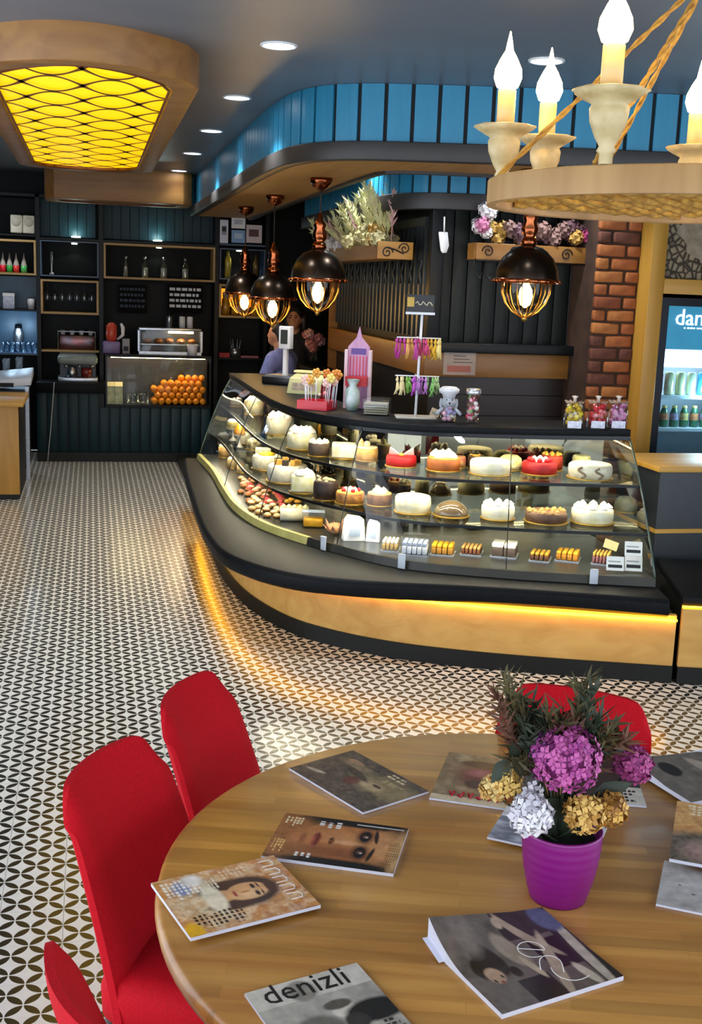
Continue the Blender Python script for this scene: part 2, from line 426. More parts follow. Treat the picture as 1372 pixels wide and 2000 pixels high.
# ---- brick pier
BX0, BX1, BYF = 3.34, 3.66, 7.36
PIER = tag(MB().bb(BX0+.01, BX1, BYF+.012, 7.8, 0, 2.62).build('wall_pier', M('old_mortar', '#4a3325', '#33221a', rough=.95, bump=.3)), 'narrow red brick pier beside the drinks fridge', kind='structure')
bm = [M('brick_%d' % i, c, c2, rough=.85, scale=14, bump=.5, detail=8) for i, (c, c2) in enumerate((('#b06a38', '#8a4c29'), ('#965332', '#6a3822'), ('#bf7c40', '#94592f'), ('#6f4232', '#523026')))]
z = .05; r = 0
while z < 2.58:
    x = BX0 - (.0 if r % 2 else .11); 
    while x < BX1-.01:
        a, b = max(x, BX0), min(x+.205, BX1)
        if b-a > .03:
            j = [random.uniform(-.004, .004) for _ in range(3)]
            mb = MB(); mb.box((0, 0, 0), (b-a-.010, .05, .074+j[0]))
            o = mb.build('brick', bm[random.choice((0, 0, 1, 1, 2, 3))], PIER, bevel=.012, loc=((a+b)/2, BYF+.022+j[1], z+.038)); o.rotation_euler = (0, random.uniform(-.025, .025), random.uniform(-.03, .03))
        x += .213
    z += .087; r += 1

# ---- oak portal round the fridge with a stone-print panel on top
OAKP = WOOD('oak_portal', '#c79b45', '#b3852f', 2, .5, rough=.45)
OAKPX = WOOD('oak_portal_rail', '#c79b45', '#b3852f', 0, .5, rough=.45)
PT = tag(MB().bb(3.655, 3.765, 7.2, 7.9, 0, 2.62).build('trim_3', OAKP, bevel=.004), 'light oak portal framing the drinks fridge', kind='structure')
MB().bb(3.765, 4.62, 7.2, 7.3, 1.99, 2.09).build('oak_rail', OAKPX, PT, bevel=.003)
MB().bb(4.62, 4.73, 7.2, 7.9, 0, 2.62).build('oak_post', OAKP, PT, bevel=.004)
MB().bb(3.765, 4.62, 7.2, 7.3, 2.54, 2.62).build('oak_rail', OAKPX, PT)
def stone_mat():
    m, nt, b = newmat('stone_print'); L = nt.links.new
    tc = N(nt, 'ShaderNodeTexCoord'); vo = N(nt, 'ShaderNodeTexVoronoi'); vo.feature = 'DISTANCE_TO_EDGE'; vo.inputs['Scale'].default_value = 21
    L(tc.outputs['Object'], vo.inputs['Vector'])
    cr = N(nt, 'ShaderNodeValToRGB'); e = cr.color_ramp.elements; e[0].color = srgb('#332a1c'); e[0].position = .04; e[1].color = srgb('#a3947a'); e[1].position = .25
    L(vo.outputs['Distance'], cr.inputs[0]); L(cr.outputs[0], b.inputs['Base Color']); b.inputs['Roughness'].default_value = .7
    bp = N(nt, 'ShaderNodeBump'); bp.inputs['Strength'].default_value = .6; bp.inputs['Distance'].default_value = .01; L(vo.outputs['Distance'], bp.inputs['Height']); L(bp.outputs[0], b.inputs['Normal'])
    return m
MB().bb(3.765, 4.62, 7.28, 7.32, 2.09, 2.54).build('stone_print_panel', stone_mat(), PT)
mb = MB(); pl = []
for k in range(26):
    a = 2*PI*k/26; r_ = 1+.14*math.sin(3*a)+.1*math.sin(7*a+1); pl.append((4.2+.30*r_*math.cos(a), 2.35+.17*r_*math.sin(a)))
mb.add([(x, 7.277, z) for x, z in pl]+[(x, 7.282, z) for x, z in pl], [tuple(range(26))]+[(i, (i+1) % 26, 26+(i+1) % 26, 26+i) for i in range(26)])
mb.build('plaster_patch', M('pale_plaster', '#a89d88', '#857a66', rough=.8, scale=20, detail=8), PT)
# ================================================================== CEILING LIGHTS
# ---- recessed downlights
ringm = M('white_downlight_rim', '#dfe3e6', rough=.35)
glow = EM('cool_white_led', '#f4f8ff', 9)
rim0 = dif0 = None
def downlight(x, y, label, e=60):
    global rim0, dif0
    t = thing('downlight', label, 'light', (x, y, CEIL), group='recessed ceiling downlights')
    if rim0 is None:
        rim0 = MB().lathe([(.088, 0), (.088, -.006), (.078, -.008), (.074, -.001)], 28, caps=False).build('rim', ringm, t)
        dif0 = MB().lathe([(.001, -.004), (.072, -.003)], 28, caps=False).build('diffuser', glow, t)
    else: inst(rim0, t, (0, 0, 0)); inst(dif0, t, (0, 0, 0))
    lamp('downlight_beam', 'SPOT', (0, 0, -.02), e, (.93, .97, 1), t, .06, spot_size=1.9, spot_blend=.7)
names = ('largest recessed downlight on the slate ceiling, nearest the lens', 'second downlight along the row beside the blue soffit', 'third downlight along the row beside the blue soffit', 'fourth downlight along the row beside the blue soffit', 'smallest, farthest downlight of the row beside the blue soffit')
for (px, py), nm in zip(((545, 88), (463, 190), (413, 255), (376, 299), (350, 333)), names):
    p = AZ(px, py, CEIL); downlight(p.x, p.y, nm, 60 if p.y < 11 else 5)
p = AZ(1068, 118, CEIL); downlight(p.x, p.y, 'downlight seen between the chandelier candles', 30)
for (px, py), nm in zip(((15, 357),), ('lone small downlight on the ceiling left of the far oak box',)):
    p = AZ(px, py, CEIL); downlight(p.x, p.y if p.y < 12.6 else 12.5, nm, 25)

for x, y, nm in ((1.88, 8.5, 'ceiling downlight between the soffits above the dried pampas'), (1.95, 7.35, 'ceiling downlight between the soffits at the partition corner'), (2.95, 7.25, 'ceiling downlight between the soffits above the hanging flower box')): downlight(x, y, nm, 34)
# ---- oak drum lightboxes with interlaced-ring diffuser
DRUM = WOOD('pale_oak_drum', '#a1743c', '#86592a', 0, .5, rough=.5)
YEL = M('yellow_diffuser', '#ffd400', rough=.5, em='#ffc400', ems=.62)
LATT = M('lattice_brown', '#7d560f', rough=.6)
def lightbox(x0, x1, y0, y1, zb, label, bulge=.22, bulge2=.15, glow_=True):
    t = thing('ceiling_lightbox', label, 'light', ((x0+x1)/2, (y0+y1)/2, zb), group='oak drum lightboxes')
    W, Ln = (x1-x0)/2, (y1-y0)/2
    def outline(ins):
        w_, l_ = W-ins, Ln-ins; pts = []
        rc = .10
        for e in (-1, 1):
            for k in range(15):
                q = k/14*2-1; xx = q*w_*(1 if e < 0 else -1); b_ = (bulge if e < 0 else bulge2)*(1-(q*q))
                cr = max(0, abs(q)-.86)/.14; pts.append((xx*(1-.02*cr*cr), e*(l_+b_-rc*cr*cr*.9)))
        return pts
    o, i = outline(0), outline(.125); n = len(o); mb = MB(); H_ = CEIL-zb
    vs = [(*p, 0) for p in o]+[(*p, H_) for p in o]+[(*p, 0) for p in i]+[(*p, .05) for p in i]; fs = []
    for k in range(n):
        j = (k+1) % n; fs += [(k, j, n+j, n+k), (j, k, 2*n+k, 2*n+j), (2*n+j, 2*n+k, 3*n+k, 3*n+j)]
    mb.add(vs, fs); mb.build('drum', DRUM, t, bevel=.006)
    MB().poly([(*p, .03) for p in i][::-1]).build('diffuser', YEL if glow_ else DRUM, t)
    tr = [(p[0], p[1], .006) for p in outline(.14)]; MB().tube(tr, .008, 6, closed=True).build('inner_bead', M('red_brown_bead', '#6b3512', rough=.4), t)
    p_ = .30; rs = .50; rows = int((2*Ln+2*bulge)/rs)+2
    if glow_:
        for r in range(rows):
            yc = -Ln-bulge+.30+r*rs
            for sg in (-1, 1):
                run = []; runs = []
                for q in range(61):
                    xx = -(W-.135)+(2*W-.27)*q/60; sn = math.sin(PI*xx/p_); yy = yc+sg*.235*sn
                    lim = (Ln-.14)+(bulge if yy < 0 else bulge2)*(1-(xx/W)**2)
                    if abs(yy) < lim: run.append((xx, yy, .024+.03*(1-abs(sn))**3))
                    else:
                        if len(run) > 2: runs.append(run)
                        run = []
                if len(run) > 2: runs.append(run)
                for run in runs:
                    mb = MB(); mb.grid([[(a, b-w_, .018), (a, b+w_, .018)] for a, b, w_ in run], smooth=False); mb.build('lattice_strip', LATT, t)
    return t
ZB = 2.885; a = AZ(395, 167, ZB); b = AZ(300, 340, ZB); c = AZ(45, 330, ZB); d = AZ(134, 117, ZB)
lightbox(c.x-.02, (a.x+b.x)/2, a.y+.05, b.y-.1, ZB, 'large oak drum lightbox glowing yellow with ring lattice, nearest on the ceiling', a.y+.05-d.y, .25)
a = AY(83, 385, 12.2); b = AY(380, 385, 12.2)
lightbox(a.x, b.x, 12.24, 12.9, a.z, 'plain oak ceiling box low behind the glowing lightbox', .02, .0, False)

# ---- pendant lamps over the cake counter
BRZ = M('dark_bronze', '#3a2f26', '#241d18', rough=.28, metal=.9, scale=5)
COP = M('polished_copper', '#b5673f', '#8a4a2b', rough=.18, metal=1.)
AMB = GLASS('amber_glass', (1., .88, .62), .3)
BULB = EM('warm_filament', '#ffca6b', 26)
pend0 = None
def pendant(p, ztop, label, e=22):
    """p = rim centre"""
    global pend0
    t = thing('pendant_lamp', label, 'pendant lamp', (p.x, p.y, p.z), group='dome pendants over the cake counter')
    h = ztop-p.z
    if pend0 is None:
        pend0 = []
        pend0.append(MB().lathe([(.186, -.004), (.186, .012), (.178, .07), (.15, .13), (.105, .175), (.05, .20), (.03, .205)], 32, caps=False).build('dome', BRZ, t))
        mb = MB(); mb.lathe([(.190, .012), (.196, .008), (.196, -.012), (.188, -.014)], 32, caps=False)
        for k in range(20): a = 2*PI*k/20; mb.ball((.197*math.cos(a), .197*math.sin(a), -.002), .009, 6, 5)
        pend0.append(mb.build('studded_rim', COP, t))
        pend0.append(MB().lathe([(.03, .20), (.05, .21), (.045, .24), (.03, .25), (.045, .27), (.05, .30), (.035, .34), (.045, .36), (.022, .40), (.012, .44)], 16, caps=False).build('copper_stem', COP, t))
        pend0.append(MB().lathe([(.145, -.012), (.142, -.07), (.118, -.13), (.075, -.18), (.03, -.205), (.004, -.21)], 28, caps=False).build('glass_globe', AMB, t))
        mb = MB()
        for k in range(12):
            a = 2*PI*k/12; mb.tube([(r*math.cos(a), r*math.sin(a), z) for r, z in ((.146, -.012), (.144, -.07), (.12, -.13), (.077, -.18), (.02, -.21))], .0032, 5)
        mb.ball((0, 0, -.215), (.018, .018, .022), 8, 6); pend0.append(mb.build('brass_ribs', M('aged_brass', '#c79a4e', rough=.3, metal=.9), t))
        pend0.append(MB().lathe([(.004, -.155), (.03, -.135), (.042, -.09), (.036, -.05), (.018, -.02), (.016, .0)], 16).build('filament_bulb', BULB, t))
    else:
        for o in pend0: inst(o, t, (0, 0, 0))
    MB().cyl((0, 0, .42), .006, h-.42, 8).build('cord', M('black_cord', '#15110f', rough=.6), t)
    MB().lathe([(.075, h), (.075, h-.02), (.055, h-.055), (.02, h-.075), (.008, h-.08)], 20).build('canopy', COP, t)
    lamp('pendant_glow', 'POINT', (0, 0, -.09), e, (1., .72, .38), t, .05)
pendant(AY(622, 547, 7.73), 2.655, 'dark bronze dome pendant with ribbed amber globe hanging before the dried flowers')
pendant(AY(533, 583, 9.4), 2.655, 'middle of the three dome pendants, before the dark haired figure')
pendant(AY(478, 573, 10.95), 2.655, 'farthest dome pendant, in front of the yellow jars')
pendant(AY(1029, 549, 6.45), 2.655, 'dome pendant below the rope chandelier, before the hanging flower box')

# ---- chandelier: oak hoop with rope net and candle lamps
cc = EYE + ray(1350, 392)*2.25
ap = EYE + ray(1395, -60)*2.25
CH = thing('rope_chandelier', 'round oak hoop chandelier with rope net and candle lamps above the table', 'chandelier', (cc.x, cc.y, cc.z))
CR = .40
CW = WOOD('chandelier_oak', '#b08a56', '#9a7342', 2, .8, rough=.55)
ROPE = M('jute_rope', '#c4973f', '#8f6421', rough=.85, scale=60, bump=.4)
IVO = M('aged_ivory_metal', '#cdb98a', '#a48f5c', rough=.45, scale=25)
mb = MB(); mb.lathe([(CR, -.02), (CR, .028), (CR-.02, .028), (CR-.02, -.02), (CR, -.02)], 64, caps=False, smooth=False); mb.build('hoop', CW, CH, bevel=.003)
# rope net: twisted cords laid across the hoop underside
def rope(p0, p1, r=.0075, sag=.0):
    mb = MB(); p0, p1 = Vector(p0), Vector(p1); d = p1-p0; n_ = max(8, int(d.length/.012)); u = d.normalized(); a_ = u.orthogonal().normalized(); b_ = u.cross(a_)
    for ph in (0, PI):
        pts = [p0+d*(k/n_)-Vector((0, 0, sag*math.sin(PI*k/n_)))+(a_*math.cos(k*.75+ph)+b_*math.sin(k*.75+ph))*r*.55 for k in range(n_+1)]
        mb.tube(pts, r*.7, 5)
    return mb
for k in range(10):
    q = -.9+1.8*k/9; hw = math.sqrt(1-q*q)*(CR-.022); y_ = q*(CR-.022)
    rope((-hw, y_, -.002+.006*(k % 2)), (hw*.98, y_+random.uniform(-.05, .05)*(1-abs(q)), -.002), .010).build('rope', ROPE, CH)
for k in range(8):
    a1 = random.uniform(0, 2*PI); a2 = a1+PI+random.uniform(-.6, .6)
    rope((math.cos(a1)*(CR-.022), math.sin(a1)*(CR-.022), .006), (math.cos(a2)*(CR-.022), math.sin(a2)*(CR-.022), .010), .010).build('rope', ROPE, CH)
apl = ap-cc
for k in range(6):
    a = PI*.87+k*PI/3; rope((math.cos(a)*(CR-.01), math.sin(a)*(CR-.01), .03), apl, .005).build('hanging_rope', ROPE, CH)
MB().cyl((apl.x, apl.y, apl.z-.02), .012, CEIL-cc.z-apl.z+.02, 8).build('hanging_rod', BRZ, CH)
MB().lathe([(.06, CEIL-cc.z), (.06, CEIL-cc.z-.02), (.02, CEIL-cc.z-.05)], 16, (apl.x, apl.y, 0)).build('ceiling_rose', BRZ, CH)
FLM = EM('candle_flame_lamp', '#ffd98c', 30)
CAN = M('ivory_candle_tube', '#e2c284', '#cfa962', rough=.5)
cup0 = None
def candle(a):
    global cup0
    x, y = (CR-.01)*math.cos(a), (CR-.01)*math.sin(a)
    if cup0 is None:
        c1 = MB().lathe([(.012, 0), (.012, .018), (.017, .022), (.013, .03), (.022, .045), (.032, .07), (.034, .09), (.030, .098), (.048, .108), (.064, .118), (.062, .121), (.03, .112)], 22, (0, 0, .028), caps=False, wob=lambda a_, z: 1+(.05*math.sin(9*a_) if z > .107 else 0)).build('candle_cup', IVO, CH, loc=(x, y, 0))
        c2 = MB().cyl((0, 0, .135), .0185, .085, 16).build('candle_tube', CAN, CH, loc=(x, y, 0))
        c3 = MB().lathe([(.008, .218), (.022, .226), (.029, .244), (.027, .262), (.017, .283), (.008, .298), (.005, .315), (.001, .335)], 16).build('flame_bulb', FLM, CH, loc=(x, y, 0))
        cup0 = (c1, c2, c3)
    else:
        for o in cup0: inst(o, CH, (x, y, 0))
    lamp('candle_glow', 'POINT', (x, y, .25), 11, (1, .74, .4), CH, .03)
# candle angles fitted to where the photo shows them round the hoop
def ang(px, py):
    d = ray(px, py); p = EYE+d*((cc.z+.03-CAMH)/d.z); return math.atan2(p.y-cc.y, p.x-cc.x)
for a in (ang(975, 362), ang(1218, 328), 2.03, 1.08, .2, -.75): candle(a)
# ================================================================== CURVED CAKE COUNTER
CTRL = [(.885, 9.75), (.865, 9.0), (.845, 8.2), (.85, 7.4), (.92, 6.75), (1.08, 6.23), (1.28, 5.94), (1.55, 5.70), (1.89, 5.51), (2.33, 5.33), (2.92, 5.13)]
cp = spline(CTRL, 80); cn = normals(cp)
STONE = M('black_polished_stone', '#101316', '#0a0c0e', rough=.5, spec=.12, scale=40, detail=6)
PLIN = M('black_plinth', '#0d100c', '#090b08', rough=.5, spec=.3)
OAKF = WOOD('oak_counter_front', '#d3a558', '#bd8b40', 0, .45, rough=.45)
DC = thing('cake_display_counter', 'long curved cake display counter with oak front, black stone ledge and leaning glass', 'display counter', (0, 0, 0))
mb = MB(); sweep(mb, cp, cn, [(.0, 0), (.9, 0), (.9, .09), (0, .09)]); mb.build('plinth', PLIN, DC)
k0 = 0; segs = [(0, 14), (14, 28), (28, 42), (42, 54), (54, 67), (67, 79)]
for a, b in segs:
    mb = MB(); sweep(mb, cp[a:b+1], cn[a:b+1], [(.012, .09), (.05, .09), (.05, .36), (.012, .36)], smooth=False); mb.build('oak_panel', OAKF, DC)
BPTS = [(.90, 9.8), (.94, 9.0), (.935, 8.2), (.945, 7.55), (1.02, 7.02), (1.15, 6.66), (1.37, 6.27), (1.67, 5.87), (2.16, 5.62), (2.55, 5.49), (2.91, 5.38)]
TPTS = [(1.15, 9.7), (1.16, 9.0), (1.165, 8.2), (1.18, 7.5), (1.235, 7.0), (1.33, 6.68), (1.52, 6.38), (1.82, 6.17), (2.32, 6.08), (2.68, 6.06), (3.03, 6.06)]
LPTS = [(.765, 9.86), (.715, 9.0), (.69, 8.2), (.67, 7.4), (.675, 6.75), (.74, 6.25), (.98, 5.84), (1.35, 5.62), (1.9, 5.465), (2.4, 5.29), (2.86, 5.11)]
bp, tp, lp = spline_u(BPTS), spline_u(TPTS), spline_u(LPTS); NB = len(bp)-1; bn, tn = normals(bp), normals(tp)
V = lambda p, z: Vector((p.x, p.y, z))
inn = [b_+n_*.03 for b_, n_ in zip(bp, bn)]
mb = MB(); loft(mb, [[V(l, .375), V(l, .43), V(l+(q-l).normalized()*.02, .452), V(q, .456), V(q, .35), V(l+(q-l).normalized()*.03, .355)] for l, q in zip(lp, inn)]); mb.build('stone_ledge', STONE, DC, bevel=.008)
mb = MB(); sweep(mb, cp, cn, [(.05, .09), (.75, .09), (.75, .34), (.05, .34)]); mb.build('carcass', PLIN, DC)
LEDY = EM('warm_led_strip', '#ffb41e', 9)
mb = MB(); sweep(mb, cp, cn, [(-.012, .334), (.006, .334), (.006, .343), (-.012, .343)]); mb.build('led_strip', LEDY, DC)
# case: glass leans from the base line to the slab edge
CASEM = M('case_black_steel', '#15181a', rough=.3, metal=.4)
GT = [(0, 0), (.12, .09), (.25, .20), (.4, .33), (.55, .47), (.7, .62), (.83, .77), (.93, .90), (1, 1)]
Z0, Z1 = .50, 1.168
def gl(i, z):
    t = (z-Z0)/(Z1-Z0)
    for (a, fa), (b, fb) in zip(GT, GT[1:]):
        if t <= b+1e-6: return bp[i].lerp(tp[i], fa+(fb-fa)*(t-a)/(b-a))
    return tp[i].copy()
bk = [t_+n_*.32 for t_, n_ in zip(tp, tn)]
mb = MB(); loft(mb, [[V(b_-n_*.03, .456), V(b_+n_*.012, .456), V(b_+n_*.012, .50), V(b_-n_*.02, .50)] for b_, n_ in list(zip(bp, bn))[44:]]); mb.build('glass_channel', M('dark_case_rail', '#2a281c', '#1e1d16', rough=.4, metal=.3), DC)
mb = MB(); loft(mb, [[V(b_-n_*.03, .456), V(b_+n_*.012, .456), V(b_+n_*.012, .50), V(b_-n_*.02, .50)] for b_, n_ in list(zip(bp, bn))[:45]]); mb.build('glass_channel', M('case_rail_painted_glow', '#b8b06a', '#9a9252', rough=.45), DC)  # left run: LED light on the rail is painted into its pale yellow
mb = MB(); loft(mb, [[V(b_+n_*.012, .46), V(k_, .46), V(k_, .495), V(b_+n_*.012, .495)] for b_, n_, k_ in zip(bp, bn, bk)]); mb.build('deck', M('case_deck_steel', '#3c3f40', '#2c2f31', rough=.3, metal=.5), DC)
CLEAR = GLASS('clear_glass', (.97, .985, .98), .1)
for a in range(0, NB, 16):
    b = min(a+16, NB); mb = MB(); mb.grid([[V(gl(i, Z0+t*(Z1-Z0)), Z0+t*(Z1-Z0)) for t, _ in GT] for i in range(a, b+1)]); mb.build('glass_pane', CLEAR, DC)
    if a: MB().tube([V(gl(a, Z0+t*(Z1-Z0)), Z0+t*(Z1-Z0)) for t, _ in GT], .003, 5).build('pane_joint', CASEM, DC)
SHELFG = GLASS('shelf_glass', (.93, .97, .95), .25); LEDW = EM('case_led_strip', '#fff0cc', 44)
def strip(z, o, nm, mat, w_=.014, h_=.006):
    mb = MB(); rows = []
    for i in range(NB+1):
        p = gl(i, min(z, Z1)); d = (bk[i]-p).normalized(); rows.append([V(p+d*o, z), V(p+d*(o+w_), z), V(p+d*(o+w_), z+h_), V(p+d*o, z+h_)])
    loft(mb, rows); mb.build(nm, mat, DC)
for z in (.70, .93):
    mb = MB(); rows = []
    for i in range(NB+1): p = gl(i, z); d = (bk[i]-p).normalized(); rows.append([V(p+d*.025, z-.008), V(bk[i]-d*.01, z-.008), V(bk[i]-d*.01, z), V(p+d*.025, z)])
    loft(mb, rows); mb.build('glass_shelf', SHELFG, DC); strip(z-.016, .018, 'shelf_edge', CASEM, .01, .017); strip(z-.016, .05, 'case_led', LEDW, .012, .004); strip(z-.0115, .042, 'led_cover', CASEM, .028, .003)
strip(1.155, .03, 'case_led', LEDW, .018); strip(1.146, .004, 'slab_lip', CASEM, .006, .023)
mb = MB(); loft(mb, [[V(k_, .495), V(k_+n_*.012, .495), V(k_+n_*.012, 1.17), V(k_, 1.17)] for k_, n_ in zip(bk, tn)]); mb.build('mirror_back', M('smoked_mirror', '#8a8672', rough=.05, metal=1.), DC)
mb = MB(); loft(mb, [[V(t_-n_*.02, 1.168), V(t_+n_*.43, 1.168), V(t_+n_*.43, 1.206), V(t_-n_*.02, 1.206)] for t_, n_ in zip(tp, tn)]); mb.build('top_slab', STONE, DC, bevel=.004)
for i in (0, NB):
    pts = [V(gl(i, Z0+t*(Z1-Z0)), Z0+t*(Z1-Z0)) for t, _ in GT]
    MB().poly([tuple(p) for p in [V(bk[i], .5), V(bk[i], Z1)]+pts[::-1]]).build('end_glass', CLEAR, DC); MB().tube(pts, .006, 6).build('end_trim', M('case_edge_green', '#4a5a50', rough=.2), DC)
# dark floor kerb running on to the back bar
MB().bb(.90, 1.5, 9.75, 12.5, 0, .085).build('plinth_run', PLIN, DC)
# ---- the counter carries on beyond the case to the right, with the till desk on it
ext = spline([(2.93, 5.12), (3.4, 5.0), (4.0, 4.92), (5.1, 4.86)], 16); en = normals(ext)
for k_ in range(5): en[k_] = cn[-1].lerp(en[5], k_/5).normalized()
ext = [q_+(cp[-1]-cp[-2]).normalized()*.012 for q_ in ext]
TD = thing('till_counter', 'low oak fronted counter with dark top continuing beyond the glass case', 'counter', (0, 0, 0))
mb = MB(); sweep(mb, ext, en, [(.0, 0), (.9, 0), (.9, .09), (0, .09)]); mb.build('plinth', PLIN, TD)
mb = MB(); sweep(mb, ext, en, [(.012, .09), (.05, .09), (.05, .40), (.012, .40)]); mb.build('oak_panel', OAKF, TD)
mb = MB(); sweep(mb, ext, en, [(.05, .09), (.9, .09), (.9, .44), (.05, .44)]); mb.build('carcass', PLIN, TD)
mb = MB(); sweep(mb, ext, en, [(.02, .405), (.03, .405), (.03, .412), (.02, .412)]); mb.build('led_strip', LEDY, TD)
mb = MB(); sweep(mb, ext, en, [(.03, .415), (.9, .415), (.9, .46), (.03, .46)]); mb.build('dark_top', STONE, TD, bevel=.004)
DK = M('slate_laminate', '#2a3036', '#22272c', rough=.4)
fl_ = AY(1292, 912, 6.05); DKX, DKZ = fl_.x, fl_.z
TL = thing('till_desk', 'slate grey till desk with light oak trims standing right of the glass case', 'desk', (DKX, 6.05, 0))
MB().bb(0, 1.4, 0, .55, .0, DKZ-.03).build('desk_body', DK, TL)
MB().bb(-.02, 1.42, -.02, .57, DKZ-.03, DKZ).build('oak_top', OAKPX, TL, bevel=.003)
zt = AY(1295, 1037, 6.05).z
MB().bb(-.008, 1.41, -.012, .56, zt-.012, zt+.012).build('oak_trim', OAKPX, TL)

# ================================================================== CAKES
def cmat(c, c2=None, rough=.55): return M('icing_'+c.strip('#')+(c2 or '').strip('#'), c, c2, rough=rough, scale=30, bump=.15)
BOARD = M('gold_cake_board', '#c9a24a', '#a8842f', rough=.35, metal=.6)
DOLL = {}
def dollop(col, size):
    k = (col, size)
    if k not in DOLL:
        mb = MB(); mb.lathe([(1., 0), (1.02, .25), (.85, .5), (.55, .8), (.25, 1.05), (.03, 1.2)], 9, wob=lambda a, z: 1+.1*math.sin(5*a+4*z))
        me = mb.build('cream_dollop', cmat(col)); me.hide_render = True; d = me.data; bpy.data.objects.remove(me); DOLL[k] = d
    return DOLL[k]
def put(name, data, parent, loc, sc, rz=0):
    o = bpy.data.objects.new(name, data); COL.objects.link(o); o.parent = parent; o.location = loc; o.scale = (sc, sc, sc) if not isinstance(sc, tuple) else sc; o.rotation_euler = (0, 0, rz); return o
BERRY = MB().ball((0, 0, 0), 1, 10, 7).build('berry', M('red_berry', '#b3121c', rough=.25)); _b = BERRY.data; bpy.data.objects.remove(BERRY); BERRY = _b
PLACED = []
def into_case(c, r, z, h):
    """keep a round thing on its shelf: clear of glass, back mirror and neighbours"""
    for _ in range(60):
        i = min(range(NB+1), key=lambda k_: min((bp[k_]-V(c, 0)).length, (tp[k_]-V(c, 0)).length, (bk[k_]-V(c, 0)).length)); d = (bk[i]-gl(i, z)).normalized()
        lo = max((gl(k_, min(Z1, z+h))-gl(i, z)).dot(d) for k_ in range(max(0, i-2), min(NB, i+2)+1))+.012; hi = (bk[i]-gl(i, z)).dot(d)-.012
        r = min(r, (hi-lo)/2/1.04); q = (V(c, 0)-gl(i, z)).dot(d); m = min(max(q, lo+r*1.04), hi-r*1.04); c = c+d*(m-q); moved = abs(m-q) > .001
        for x, y, r2, za, zb in PLACED:
            if z < zb and z+h > za:
                v = Vector((c.x-x, c.y-y, 0)); gap = (r+r2)*1.05-v.length
                if gap > 0: c = c+v.normalized()*min(gap*.5, .02); r *= .985; moved = True
        if not moved: break
    PLACED.append((c.x, c.y, r, z, z+h)); return c, r
NCAKE = [0]; WHS = M('white_cake_stand', '#dcd9d0', rough=.3)
